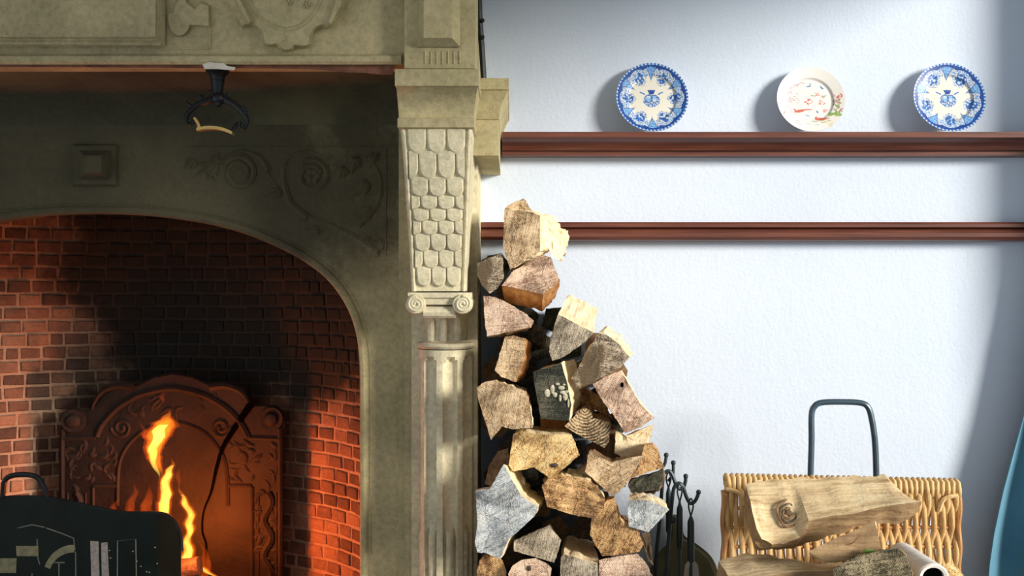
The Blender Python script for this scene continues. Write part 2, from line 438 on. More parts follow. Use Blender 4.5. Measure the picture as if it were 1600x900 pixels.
# bottom fascia: straight band with a groove over it
mb = MB()
mb.rings([[Vector((x, P(0, y, d).y, P(0, y, d).z)) for y, d in ((100.5, DO + .004), (100.5, DO - .012), (96, DO - .018), (88, DO - .018), (85, DO - .010), (85, DO + .004))] for x in (-2.4, P(628, 0, DO).x)])
opart('fascia', mb)
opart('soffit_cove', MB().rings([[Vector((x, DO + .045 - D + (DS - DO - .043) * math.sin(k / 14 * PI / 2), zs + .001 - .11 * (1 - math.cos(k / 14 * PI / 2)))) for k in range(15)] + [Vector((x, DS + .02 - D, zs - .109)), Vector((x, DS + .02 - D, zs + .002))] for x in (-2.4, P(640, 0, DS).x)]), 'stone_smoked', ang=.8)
opart('soffit_edge', MB().rings([[P(x, 101, DO + .002), P(x, 101, DO + .035), P(x, 101 + k * 1.0, DO + .035), P(x, 101 + k, DO + .002)] for x, k in ((-640, 4), (0, 4), (100, 4), (300, 5.5), (420, 6), (500, 8), (540, 12), (570, 13), (600, 16), (614, 15))]), 'red_underside')
opart('plaster_patch', MB().rings([[P(316, 101, DO - .02), P(320, 108, DO - .02), P(340, 108, DO - .02), P(366, 110, DO - .02), P(368, 105, DO - .02), P(355, 103, DO - .02), P(350, 99, DO - .02), P(326, 97, DO - .02)],
    [P(316, 101, DO + .10), P(320, 108, DO + .10), P(340, 108, DO + .10), P(366, 110, DO + .10), P(368, 105, DO + .10), P(355, 103, DO + .10), P(350, 99, DO + .10), P(326, 97, DO + .10)]]), 'white_plaster')
# raised panel on the far side with stepped moulding
mb = relief([(-560, -160), (258, -160), (258, 73), (-560, 73)], DO, 0.030, 13)
mb2 = relief([(-560, -160), (246, -160), (246, 61), (-560, 61)], DO - .022, 0.014, 3)
opart('panel_moulding', mb, 'stone_light' if False else 'stone'); opart('panel_field', mb2)
opart('panel_rib', ridge([(-500, 67), (0, 67), (252, 68)], DO - .022, .006, seg=2))
# strapwork fragment
s1 = sp2([(284, -30), (279, -5), (272, 8), (271, 17)], 3) + sp2([(261, 20), (262, 37), (267, 50), (277, 57), (287, 56), (294, 50), (298, 41)], 3) + [(328, 43), (328, 8), (314, 3), (304, 12), (292, 2), (300, -30)]
opart('strapwork', relief(s1, DO, 0.014, 2.5))
opart('strapwork', ridge([(298, 41), (328, 42.5)], DO, .0045, seg=1)); opart('strapwork', ridge([(328, 42), (328, 75)], DO, .0045, seg=1)); opart('strapwork', ridge([(326, 75), (258, 76)], DO, .004, seg=1))
# cartouche with shield
ct = sp2([(336, -60), (345, -20), (352, 0), (364, 22), (378, 43)], 3) + sp2([(384, 42), (395, 42), (404, 47), (408, 56), (411, 68), (420, 73), (432, 72)], 3) + sp2([(435, 74), (439, 79), (448, 81), (457, 79), (461, 74)], 3) + sp2([(466, 74), (478, 75), (486, 70), (487, 58), (493, 47), (503, 42), (514, 46)], 3) + sp2([(526, 30), (538, 10), (546, -12), (556, -60)], 3)
ca = opart('cartouche', relief(ct, DO, 0.026, 4))
b1 = sp2([(352, -60), (358, -20), (366, 0), (376, 20), (388, 39)], 3) + sp2([(396, 36), (386, 15), (378, -5), (370, -60)], 3)
opart('strap_band', relief(b1, DO - .024, 0.018, 3.5), 'stone')
b2 = sp2([(518, 42), (528, 22), (538, 0), (546, -60)], 3) + sp2([(530, -60), (524, -8), (518, 14), (511, 36)], 3)
opart('strap_band', relief(b2, DO - .024, 0.018, 3.0), 'stone')
sh = sp2([(392, -60), (393, 0), (400, 17), (413, 32), (430, 42), (449, 46), (468, 41), (484, 28), (496, 11), (501, -5), (502, -60)], 4)
opart('shield', relief(sh, DO - .024, 0.010, 4))
opart('shield_rim', ridge([(392, -60), (393, 0), (400, 17), (413, 32), (430, 42), (449, 46), (468, 41), (484, 28), (496, 11), (501, -5), (502, -60)], DO - .025, .0055))
for cx, cy in ((452, 2), (479, 7)):
    mb = MB()
    for k in range(7):
        q = PI * 2 * k / 7 + .3; mb.blob(P(cx + 5 * math.cos(q), cy + 4.5 * math.sin(q), DO - .034), .0045, .006, .0045, 6)
    mb.blob(P(cx, cy, DO - .036), .005, .008, .005, 8); opart('flower', mb)
mb = MB(); mb.tube([P(446 + 4.6 * math.cos(q), 66 + 4.6 * math.sin(q), DO - .026) for q in (2 * PI * k / 14 for k in range(15))], .0026, 6)
opart('stud_ring', mb)

# upper pilaster beside the overmantel
DU = 2.555
up = obj('upper_pilaster', MB().box(P(632, 0, DU).x, P(742, 0, DU).x, DU - D, 0.02, P(0, 107, DU).z, ZC - .002), 'stone', fp)
mb = relief([(652, -160), (719, -160), (719, 73), (652, 73)], DU, .004, 1.0); opart('panel_frame', mb, 'stone', up)
mb = MB(); o1 = [(652, -160), (719, -160), (719, 73), (652, 73)]; o2 = [(662, -150), (706, -150), (706, 59), (662, 59)]
mb.rings([[P(x, y, DU + .002) for x, y in o1], [P(x, y, DU - .006) for x, y in o1], [P(x, y, DU - .034) for x, y in o2]])
opart('raised_panel', mb, 'stone', up)
mb = MB()
for k in range(7): mb.tube([P(664 + 9 * k, 80, DU), P(664 + 9 * k, 100, DU)], .003, 4)
opart('tooling_marks', mb, 'stone', up)
# cornice: block over the console and a return block set back towards the wall
def rect(x0, x1, y, d, yb): return [P(x0, y, d), P(x1, y, d), Vector((P(x1, y, d).x, yb, P(0, y, d).z)), Vector((P(x0, y, d).x, yb, P(0, y, d).z))]
mb = MB(); dc = 2.53; rs = [(617, 748, 108, dc), (617, 748, 134, dc), (619, 746, 136, dc + .006)]
for k in range(9):
    u = k / 8; rs.append((619.5 + 4 * u, 746 - 7 * u, 137 + 47 * u, dc + .008 + .05 * math.sin(u * PI / 2) ** 0.8))
rs += [(621, 741, 185, dc + .045), (621, 741, 199, dc + .05), (624, 738, 202, dc + .06)]
obj('cornice_block', MB().rings([rect(a, b_, y, d, -0.2) for a, b_, y, d in rs]), 'stone', fp, ang=0.5)
mb = MB(); dr = 2.69; rs = [(700, 795, 122, dr), (700, 795, 139, dr), (700, 793, 141, dr + .004)]
for k in range(9):
    u = k / 8; rs.append((700, 793 - 13 * math.sin(u * PI / 2), 142 + 44 * u, dr + .006 + .03 * u))
rs += [(700, 779, 187, dr + .04), (700, 779, 243, dr + .04)]
obj('cornice_return', MB().rings([rect(a, b_, y, d, 0.01) for a, b_, y, d in rs]), 'stone', fp, ang=0.5)

# arched surround
AR = [(150, 327), (210, 328.5), (270, 334), (340, 346), (400, 364), (460, 391), (500, 417), (527, 443), (549, 477), (562, 512), (568, 548), (570, 600), (570, 760)]
AR = sp2(AR, 4) + [(570, 1154)]
arch = [(300 - x, y) for x, y in AR[::-1]] + AR[1:]
top = P(0, 0, DS); ytop = 450 - (zs - HC) / DS * F - 3
sr = MB()
right = AR + [(640, 1154), (640, ytop), (150, ytop)]
left = [(300 - x, y) for x, y in right]
for poly in (right, left): sr.add([P(x, y, DS) for x, y in poly], [tuple(range(len(poly)))])
sr.rings([[P(x, y, DS) for x, y in arch], [P(x, y, DS + .03) for x, y in arch], [Vector((P(x, y, DS).x, DS + .14 - D, P(x, y, DS).z)) for x, y in arch]], closed=False)
sr.box(P(645, 0, DS).x - .02, P(645, 0, DS).x, DS - D, 0.0, 0, zs)
su = obj('arched_surround', sr, 'stone_soot_shade', fp)
def off(pts, k):
    out = []
    for i, (x, y) in enumerate(pts):
        a = Vector(pts[max(i - 1, 0)]); c = Vector(pts[min(i + 1, len(pts) - 1)]); tg = (c - a).normalized()
        out.append((x + tg.y * k, y - tg.x * k))
    return out
obj('arch_roll', MB().tube([P(x, y, DS + .002) for x, y in off(arch, -1)], .0125, 10), 'stone_soot_shade', su)
obj('arch_bead', MB().tube([P(x, y, DS + .001) for x, y in off(arch, 9)], .0035, 6), 'stone_soot_shade', su)
# carved square boss
mb = relief([(113, 225), (183, 225), (183, 291), (113, 291)], DS, .012, 3)
boss = obj('square_boss', mb, 'stone_soot_shade', su)
mb = MB(); mb.rings([[P(x, y, DS - .010) for x, y in ((124, 235), (172, 235), (172, 282), (124, 282))], [P(x, y, DS - .05) for x, y in ((132, 243), (158, 243), (158, 270), (132, 270))]])
obj('pyramid', mb, 'stone_soot_shade', boss)
# foliage scrolls carved in the spandrel
def spiral(cx, cy, r0, r1, a0, turns, n=40):
    return [(cx + (r0 + (r1 - r0) * k / n) * math.cos(a0 + turns * 2 * PI * k / n), cy + (r0 + (r1 - r0) * k / n) * math.sin(a0 + turns * 2 * PI * k / n)) for k in range(n + 1)]
def carve(pts, r, seg=2, taper=True):
    obj('carved_scroll', ridge(pts, DS + .001, r * 1.45, 6, seg=seg, taper=taper), 'stone_soot_shade', su)
carve([(590, 395), (560, 375), (530, 358), (480, 338), (450, 315), (430, 287), (418, 268)], .008, 5)
carve([(480, 340), (455, 318), (445, 290), (443, 268), (448, 250), (462, 240), (482, 236), (505, 243)], .008, 5)
carve(spiral(374, 270, 27, 3, -2.6, 2.6), .007, 1)
carve([(420, 268), (410, 250), (395, 240), (375, 236), (352, 245), (338, 260)], .007, 5)
carve(spiral(488, 275, 26, 14, -2.2, 1.3), .006, 1, False)
carve([(560, 352), (585, 325), (595, 300), (592, 270), (575, 248), (555, 240)], .007, 5)
carve(spiral(590, 384, 14, 4, 1.5, 1.4), .006, 1)
def leaf(c, a, l, wd):
    mb = MB()
    for k, s in ((0, 1), (0.55, .7), (-0.55, .7)):
        q = a + k; x, y = c[0] + math.cos(q) * l * s * .5, c[1] + math.sin(q) * l * s * .5
        pts = [P(c[0] + math.cos(q) * l * s * u, c[1] + math.sin(q) * l * s * u, DS + .001) for u in (0, .25, .5, .75, 1)]
        mb.tube(pts, [wd * .6, wd * 1.2, wd * 1.1, wd * .6, wd * .1], 6, flat=1.2)
    obj('carved_leaf', mb, 'stone_soot_shade', su)
for c, a, l, wd in (((340, 258), 2.7, 42, .009), ((330, 262), 1.2, 26, .007), ((335, 255), -1.2, 22, .007), ((305, 250), 2.4, 24, .008), ((440, 300), 2.9, 28, .008), ((500, 362), 3.3, 22, .007),
                     ((556, 245), 1.8, 30, .010), ((575, 285), 2.4, 34, .010), ((582, 330), 2.9, 32, .009), ((540, 262), 2.2, 26, .009), ((578, 250), -.6, 22, .008), ((566, 372), 0.6, 26, .007)): leaf(c, a, l, wd)
mb = MB()
for k in range(6):
    q = 2 * PI * k / 6; mb.blob(P(488 + 8 * math.cos(q), 275 + 8 * math.sin(q), DS), .011, .008, .011, 8)
obj('carved_rosette', mb, 'stone_soot_shade', su)
obj('spandrel_border', ridge([(285, 229), (600, 230)], DS, .003, seg=1), 'stone_soot_shade', su); obj('spandrel_border', ridge([(603, 232), (603, 400)], DS, .003, seg=1), 'stone_soot_shade', su)

# jamb strips, pilaster slab and fluted half column
for x0, x1, d in ((623, 632, 2.925), (632, 646, 2.90)):
    obj('jamb_strip', MB().box(P(x0, 0, d).x, P(x1, 0, d).x, d - D, -0.2, 0, zs), 'stone', fp)
DP = 2.87
mb = MB(); xa, xb = P(643, 0, DP).x, P(746, 0, DP).x
mb.box(xa, xb, DP - D, 0.01, 0, zs);
obj('pilaster_slab', mb, 'stone_light', fp)
colx = P(694, 0, 2.80).x; cy0 = DP - D + .005; RC = 0.078
mb = MB(); rs = []; zt = P(0, 548, 2.78).z; zc = P(0, 828, 2.78).z
nz = 110; na = 130
fl = [-1.28, -0.53, 0.22, 0.97]
for i in range(nz + 1):
    z = zt - (zt - 0.16) * (i / nz); ring = []
    for k in range(na + 1):
        a = -PI / 2 * 1.0 + PI * k / na
        r = RC
        for q in fl:
            u = abs(a - q) / 0.25
            if u < 1:
                zz = (zt - .022 - z) / .018
                e = 1.0 if zz >= 1 else 0.0 if zz <= 0 else math.sqrt(1 - (1 - zz) ** 2)
                if u < e:
                    dep = .016 * math.sqrt(max(0, 1 - (u / max(e, .01)) ** 2)) ** .6
                    if z < zc:
                        g = min(1, (zc - z) / .02); dep = .016 * (1 - .85 * g * math.sqrt(max(0, 1 - (u / .75) ** 2))) if u < .75 else .016
                    r -= dep
        ring.append(Vector((colx + r * math.sin(a) * 1.0, cy0 - r * math.cos(a) * 1.1, z)))
    rs.append(ring)
mb.rings(rs, closed=False)
cl = obj('fluted_column', mb, 'stone_light', fp, ang=0.7)
def half(prof, par, name, mat='stone_light'):
    rs = []
    for r, z in prof: rs.append([Vector((colx + r * math.sin(a), cy0 - r * 1.1 * math.cos(a), z)) for a in (-PI / 2 + PI * k / 28 for k in range(29))])
    return obj(name, MB().rings(rs, closed=False), mat, par, ang=.8)
half([(RC * .9, zt), (RC * 1.0, zt + .003), (RC * 1.06, zt + .010), (RC * 1.03, zt + .018), (RC * .86, zt + .022), (RC * .84, zt + .026)], cl, 'astragal')
half([(RC * .80, zt + .02), (RC * .78, zt + .05), (RC * .80, zt + .09), (RC * .9, zt + .105)], cl, 'necking')
for q in (-.62, -.02, .6):
    mb = MB(); a = q
    b0 = Vector((colx + RC * .80 * math.sin(a), cy0 - RC * .88 * math.cos(a), zt + .025))
    mb.tube([b0, b0 + Vector((0, 0, .03)), b0 + Vector((0, -.004, .055)), b0 + Vector((0, -.002, .072))], [.011, .013, .011, .003], 8)
    obj('neck_leaf', mb, 'stone_light', cl)
obj('plinth', MB().rings([[Vector((colx - h, cy0 + .0, z)), Vector((colx + h, cy0, z)), Vector((colx + h, cy0 - h * 1.1, z)), Vector((colx - h, cy0 - h * 1.1, z))] for h, z in ((.087, 0), (.087, .12), (.083, .14), (.080, .165))]), 'stone_light', cl)
# volute capital
DV = 2.70
cp = thing  # (name kept free)
zv0 = P(0, 458, DV).z
mb = MB(); mb.box(P(642, 0, DV).x, P(733, 0, DV).x, DV - D, -0.3, P(0, 476, DV).z, P(0, 460, DV).z)
mb.box(P(638, 0, DV).x, P(737, 0, DV).x, DV - .008 - D, -0.3, P(0, 465, DV).z, P(0, 457, DV).z)
cap = obj('capital', mb, 'stone_light', fp)
obj('echinus', MB().tube([P(662, 488, DV + .012), P(712, 488, DV + .012)], .016, 10), 'stone_light', cap)
for cx, sg in ((650, 1), (723, -1)):
    mb = MB(); c = P(cx, 475, DV)
    mb.lathe([(.001, -.016), (.024, -.016), (.0265, -.012), (.0265, .10), (.001, .10)], c, 'Y', 24)
    pts = [(cx + sg * 0 + (12.5 - 10.5 * k / 40) * math.cos(-PI / 2 - sg * 4.6 * PI * k / 40), 475 + (12.5 - 10.5 * k / 40) * math.sin(-PI / 2 - sg * 4.6 * PI * k / 40)) for k in range(41)]
    v = obj('volute', mb, 'stone_light', cap); obj('scroll', ridge(pts, DV - .017, .0042, 6, seg=1), 'stone_light', v)
# console with fish-scale carving
def cons(u):      # u 0 top .. 1 bottom: (left px, right px, row, distance)
    y = 202 + (455 - 202) * u
    d = 2.595 + .115 * (1 - math.cos(PI * min(1, u * 1.05))) / 2 - .012 * math.sin(PI * u)
    return 625 + 18 * u ** .8, 738 - 9 * u ** .8, y, d
mb = MB(); rs = []
for i in range(31):
    a, b_, y, d = cons(i / 30); rs.append(rect(a, b_, y, d, -0.25))
con = obj('console', MB().rings(rs), 'stone_light', fp, ang=.5)
for sgn in (0, 1):
    pth = []
    for i in range(31):
        a, b_, y, d = cons(i / 30); pth.append(P((a + 4.5) if sgn == 0 else (b_ - 4.5), y, d))
    obj('console_border', MB().tube(pth, .0055, 8), 'stone_light', con)
def scale_mesh(side=0):
    mb = MB(); n = 10; out = [(-.5 if side <= 0 else 0, 0.06)] if side != 1 else [(0, .06)]
    pts = []
    for k in range(n + 1):
        a = PI + PI * k / n; pts.append((.46 * math.cos(a), -.55 + .42 * math.sin(a)))
    poly = [(-.46, .10)] + pts + [(.46, .10)]
    if side: poly = [(max(0, x) if side > 0 else min(0, x), y) for x, y in poly]
    inn = [(x * .84 + (.0), (y + .2) * .88 - .2) for x, y in poly]
    mb.rings([[Vector((x, 0.3, y)) for x, y in poly], [Vector((x, -.55 + .45 * max(0, y), y)) for x, y in poly], [Vector((x, -1.0 + 1.0 * max(0, y + .3), y)) for x, y in inn]])
    me = bpy.data.meshes.new('scale'); me.from_pydata(mb.v, [], mb.f); me.materials.append(MATS['stone_light'])
    bm = bmesh.new(); bm.from_mesh(me); bmesh.ops.recalc_face_normals(bm, faces=bm.faces); bm.to_mesh(me); bm.free(); return me
SM = {k: scale_mesh(k) for k in (0, 1, -1)}
rows = [203, 240, 279, 307, 327, 346, 367, 393, 419, 447]
for i in range(9):
    y0, y1 = rows[i], rows[i + 1]; u = ((y0 + y1) / 2 - 202) / 253
    a, b_, _, d = cons(u); a += 9; b_ -= 9; wd = (b_ - a) / 3
    d2 = cons((y1 - 202) / 253)[3]; d1 = cons((y0 - 202) / 253)[3]
    lst = [(a + wd * (k + .5), 0) for k in range(3)] if i % 2 == 0 else [(a + wd, 0), (a + 2 * wd, 0), (a, 1), (b_, -1)]
    for cx, sd_ in lst:
        o = bpy.data.objects.new('scale', SM[sd_]); COL.objects.link(o)
        place(o, con, P(cx, y0, d1))
        hgt = (y1 - y0) / F * d; o.scale = (wd / F * d * 1.02, .0085, hgt * 1.06)
        o.rotation_euler = (math.atan2(d2 - d1, hgt) , 0, 0)

# ---------------------------------------------------------------- brick firebox
XC = P(150, 0, DS).x; AX = 0.80; BY = 0.68; Y0 = DS + .135 - D
def apse(th): return Vector((XC + AX * math.sin(th), Y0 + BY * math.cos(th), 0))      # th -pi/2..pi/2
NA = 400; arc = [0.0]; pts = [apse(-PI / 2)]
for k in range(1, NA + 1):
    p = apse(-PI / 2 + PI * k / NA); arc.append(arc[-1] + (p - pts[-1]).length); pts.append(p)
def at_arc(s):
    for k in range(1, NA + 1):
        if arc[k] >= s: break
    u = (s - arc[k - 1]) / (arc[k] - arc[k - 1]); p = pts[k - 1].lerp(pts[k], u); tg = (pts[k] - pts[k - 1]).normalized()
    return p, tg
mb = MB(); mb.rings([[Vector((p.x, p.y, z)) for p in pts[::8]] for z in (0, .5, 1, 1.4, zs)], closed=False)
wf = struct('wall_firebox', mb, 'mortar', 'curved sooty red brick back wall inside the fireplace')
struct('floor_hearth', MB().box(XC - AX - .02, XC + AX + .02, -0.45, Y0 + BY + .02, 0, .07), 'ash', 'ash covered stone hearth')
BM = []
for v in range(5):
    rr = random.Random(v); mb = MB(); j = lambda s: rr.uniform(-s, s)
    bx = [(-.5, -.5), (.5, -.5), (.5, .5), (-.5, .5)]
    bj = [(x + j(.03), z + j(.05)) for x, z in bx]
    mb.rings([[Vector((x, .5, z)) for x, z in bj], [Vector((x, -.32 + j(.06), z)) for x, z in bj], [Vector((x * .9 + j(.01), -.5 + j(.1), z * .84 + j(.02))) for x, z in bj]])
    me = bpy.data.meshes.new('brick'); me.from_pydata(mb.v, [], mb.f); me.materials.append(MATS['brick'])
    bm = bmesh.new(); bm.from_mesh(me); bmesh.ops.recalc_face_normals(bm, faces=bm.faces); bm.to_mesh(me); bm.free(); BM.append(me)
archp = [(300 - x, y) for x, y in AR[::-1]] + AR[1:]
FB = [(92, 1090), (92, 684), (97, 668), (94, 652), (104, 640), (118, 636), (133, 643), (150, 632), (165, 613), (190, 601), (215, 601), (240, 588), (270, 582), (300, 587), (330, 601), (358, 597), (383, 606), (391, 632), (415, 632), (432, 633), (444, 645), (447, 664), (443, 684), (443, 1090)]
SCR = [(-204, 1200), (-203, 840), (-180, 806), (-80, 795), (0, 777), (40, 776), (80, 778), (120, 786), (160, 795), (200, 801), (244, 801), (264, 806), (278, 820), (283, 840), (284, 1200)]
CH = 0.0466; BW = 0.076; cand = []
rr = random.Random(3)
nrow = int((zs - .07) / CH)
for i in range(nrow):
    z = .07 + (i + .5) * CH; s = -rr.uniform(0, BW) - (BW / 2 if i % 2 else 0)
    while s < arc[-1]:
        ww = BW * rr.choice((.62, .95, 1, 1, 1.02, 1.08, 1.1)); sc_ = s + ww / 2; s += ww
        if sc_ < .01 or sc_ > arc[-1] - .01: continue
        p, tg = at_arc(sc_)
        zz = z + .006 * noise.noise(Vector((sc_ * 2.5, i * .15, 4)))
        dd = p.y + D; x, y = 800 + p.x / dd * F, 450 - (zz - HC) / dd * F
        vis = -12 < x < 1600 and y < 908 and inside(x, y, archp) and not inside(x, y, SCR)
        hid = inside(x, y, FB)
        view = Vector((p.x, p.y + D, 0)).normalized(); nrm = Vector((tg.y, -tg.x, 0))
        ar = ww * CH / dd ** 2 * abs(view.dot(nrm))
        cand.append(((1 if vis else 0) * (0.02 if hid else 1) * ar, p, tg, zz, ww))
cand.sort(key=lambda c: -c[0])
rest = MB()
for i, (sc_, p, tg, z, ww) in enumerate(cand):
    ang = math.atan2(tg.y, tg.x); dy = rr.uniform(-.004, .003); tl = rr.uniform(-.02, .02); me = BM[rr.randrange(5)]
    sc3 = (ww - .009, .018, CH - .010 + rr.uniform(-.002, .002))
    nrm = Vector((tg.y, -tg.x, 0))
    loc = Vector((p.x, p.y, z)) + nrm * (dy - .002)
    if i < 300 and sc_ > 0:
        o = bpy.data.objects.new('brick', me); COL.objects.link(o); place(o, wf, loc)
        o.rotation_euler = (0, tl, ang); o.scale = sc3
    else:
        M = Matrix.Translation(loc) @ Matrix.Rotation(ang, 4, 'Z') @ Matrix.Rotation(tl, 4, 'Y') @ Matrix.Diagonal((*sc3, 1))
        rest.add([M @ v.co for v in me.vertices], [tuple(f.vertices) for f in me.polygons])
obj('brickwork', rest, 'brick', wf, smooth=False, kind='stuff')

# ---------------------------------------------------------------- cast iron fireback
DF = 3.54
fb = thing('fireback', 'arched cast iron fireback with relief ornament and a long crack, behind the flames', 'fireback', Vector((P(268, 0, DF).x, DF - D + .02, .07)))
FBp = [(x, min(y, 450 + (HC - .07) / DF * F)) for x, y in FB]
inn = inset(FBp, 3)
obj('plate', MB().rings([[P(x, y, DF + .035) for x, y in FBp], [P(x, y, DF + .005) for x, y in FBp], [P(x, y, DF) for x, y in inn]]), 'cast_iron', fb)
def fr(name, pts, r=.007, **k): return obj(name, ridge(pts, DF, r, 6, **k), 'cast_iron', fb)
fr('border', [(98, 1000), (98, 690), (99, 687)], .009, seg=2); fr('border', [(438, 1000), (438, 690), (437, 687)], .009, seg=2)
fr('border', [(97, 686), (150, 684)], .008, seg=1); fr('border', [(390, 684), (440, 686)], .008, seg=1)
fr('arch_rib', [(152, 682), (160, 664), (181, 640), (203, 625), (225, 615), (268, 607), (310, 615), (335, 626), (357, 641), (376, 662), (387, 682)], .012)
fr('inner_arch', [(184, 790), (185, 740), (190, 715), (202, 694), (221, 676), (245, 665), (270, 660), (296, 665), (320, 677), (338, 696), (350, 718), (355, 745), (356, 790)], .008)
fr('inner_panel', [(146, 900), (146, 762)], .007, seg=1); fr('inner_panel', [(146, 760), (184, 759)], .007, seg=1); fr('inner_panel', [(356, 759), (393, 759)], .007, seg=1); fr('inner_panel', [(394, 761), (394, 1000)], .007, seg=1)
for cx, cy in ((116, 657), (425, 654)):
    mb = MB(); mb.lathe([(.001, -.028), (.018, -.024), (.026, -.012), (.040, -.014), (.043, 0), (.043, .01), (.001, .01)], P(cx, cy, DF), 'Y', 18)
    obj('roundel', mb, 'cast_iron', fb)
for sg in (-1, 1):
    cx = 268 + sg * 82
    fr('dolphin_scroll', [(268 + sg * (x - 268), y) for x, y in spiral(350 - 24 + 20, 668, 16, 3, 0, 1.6)], .008, seg=1)
    fr('dolphin_scroll', [(268 + sg * a, y) for a, y in ((60, 605), (85, 603), (108, 612), (120, 628), (124, 640))], .016, taper=True)
rr = random.Random(11)
for (x0, x1, y0, y1, n) in ((103, 140, 695, 900, 34), (400, 433, 695, 900, 34), (142, 182, 690, 752, 14), (358, 396, 690, 752, 14), (200, 340, 618, 655, 14)):
    mb = MB()
    for k in range(n):
        x, y = rr.uniform(x0, x1), rr.uniform(y0, y1)
        a = rr.uniform(0, 2 * PI); l = rr.uniform(7, 15); cv = rr.choice((-1, 1)) * rr.uniform(.5, 1.4)
        pp = [(x + l * (u - .5) * 2 * math.cos(a + cv * u * u), y + l * (u - .5) * 2 * math.sin(a + cv * u * u)) for u in (0, .25, .5, .75, 1)]
        pp = smooth_path([P(max(x0, min(x1, px_)), py_, DF + .003) for px_, py_ in pp], 3); rd = rr.uniform(.007, .011)
        mb.tube(pp, [rd * (.35 + .65 * math.sin(PI * (q_ + .5) / len(pp))) for q_ in range(len(pp))], 8, flat=.9)
    obj('relief_ornament', mb, 'cast_iron', fb, kind='stuff')
for cx in (418, 120):
    pts = [(cx + 6 * math.sin(k * .9), 770 + k * 8) for k in range(28)]
    fr('twisted_column', pts, .013, seg=2)
    for dx in (-14, 14): fr('column_edge', [(cx + dx, 770), (cx + dx, 1000)], .004, seg=1)
mb = MB(); pp = smooth_path([P(x, y, DF - .006) for x, y in ((392, 632), (378, 652), (362, 676), (348, 700), (338, 732), (330, 768), (318, 800), (316, 830), (322, 852), (320, 890), (318, 960))], 5)
mb.tube(pp, [.014 - .0105 * min(1, i / (len(pp) * .55)) for i in range(len(pp))], 6, flat=.35)
o = obj('crack', mb, 'crack_black', fb); o['label'] = 'black crack running down the plate'

# ---------------------------------------------------------------- fire
DFI = 3.35
gr = thing('fire_grate', 'black iron fire grate under the burning logs behind the fire screen', 'grate', Vector((P(240, 0, DFI).x, DFI - D, .07)))
gx = P(240, 0, DFI).x
for k in range(7): obj('bar', MB().tube([Vector((gx - .21 + .07 * k, DFI - D - .12, .20)), Vector((gx - .21 + .07 * k, DFI - D + .12, .20))], .009, 6), 'black_iron', gr)
for sx in (-1, 1):
    for sy in (-1, 1): obj('leg', MB().tube([Vector((gx + sx * .2, DFI - D + sy * .1, .07)), Vector((gx + sx * .2, DFI - D + sy * .1, .19))], .010, 6), 'black_iron', gr)
def hlog(name, x0, x1, y, d, r, mat, seed, tilt=0, dz=0):
    a, b_ = P(x0, y, d), P(x1, y - tilt, d + dz); mb = MB(); n = 9; pp = [a.lerp(b_, k / n) for k in range(n + 1)]
    mb.tube(pp, [r * (.92 + .1 * noise.noise(Vector((k * .6, seed, 0)))) for k in range(n + 1)], 11)
    for v in mb.v: v += Vector((.3, 1, 1)) * .010 * noise.noise(v * 28)
    return mb
for x0, x1, y, d, r, lab in ((150, 300, 946, 3.285, .052, 'charred log on the grate nearest the fire screen'), (160, 320, 930, 3.405, .052, 'charred log on the grate nearest the fireback'), (196, 312, 906, 3.345, .036, 'glowing log end lying on top of the charred logs')):
    tag(obj('burning_log', hlog('l', x0, x1, y, d, r, 0, x0, 22 if y < 920 else 0), 'charred'), lab, 'log', 'logs burning in the fire')
fi = thing('fire', 'bright orange and yellow log fire with tall flickering flame', 'fire', P(270, 930, DFI))
def tongue(name, sp, d, mat, k=1.0, par=None):
    pts = smooth_path([(x, y, w_) for x, y, w_ in sp], 8); rs = []; na_ = 18
    for i, q in enumerate(pts):
        r = max(.0008, q.z * k / F * d); c = P(q.x + 1.6 * math.sin(i * .5), q.y, d); ring = []
        for j in range(na_):
            a = 2 * PI * j / na_
            w_ = 1 + .55 * noise.noise(Vector((math.cos(a) * 1.3, math.sin(a) * 1.3, i * .16 + sp[0][0]))) + .2 * noise.noise(Vector((math.cos(a) * 3, math.sin(a) * 3, i * .5 + sp[0][0])))
            ring.append(c + Vector((r * w_ * math.cos(a), .8 * r * w_ * math.sin(a), 0)))
        rs.append(ring)
    return obj(name, MB().rings(rs), mat, par or fi, ang=3)
T1 = [(252, 742, 1), (247, 728, 9), (240, 708, 14), (246, 690, 19), (252, 672, 23), (258, 660, 18), (262, 650, 7), (264, 641, .5)]
T2 = [(254, 806, 12), (258, 788, 13), (260, 770, 12), (258, 752, 11), (264, 738, 9), (268, 726, 4), (270, 716, .5)]
T3 = [(292, 902, 12), (292, 880, 14), (293, 860, 12), (294, 840, 8), (296, 820, 10), (298, 804, 8), (290, 786, 8), (284, 772, 4), (280, 758, .5)]
T4 = [(346, 906, .5), (330, 896, 6), (315, 888, 8), (300, 880, 8), (288, 872, 4), (280, 866, .5)]
T5 = [(258, 905, 16), (256, 860, 18), (254, 830, 16), (252, 806, 13), (250, 795, 2)]
for i, (T, kc) in enumerate(((T1, .42), (T2, .62), (T3, .55), (T4, .5), (T5, .6))):
    a = tongue('flame_tongue', T, DFI + .012 * i, 'flame_outer')
    tongue('flame_body', T, DFI + .012 * i, 'flame_mid', .74, a); 
    T_ = [(x - 3 if i == 0 else x, y + (4 if i == 0 else 1), w_) for x, y, w_ in T[:-1 if i else -2]]
    tongue('flame_core', T_, DFI + .012 * i, 'flame_core', kc, a)
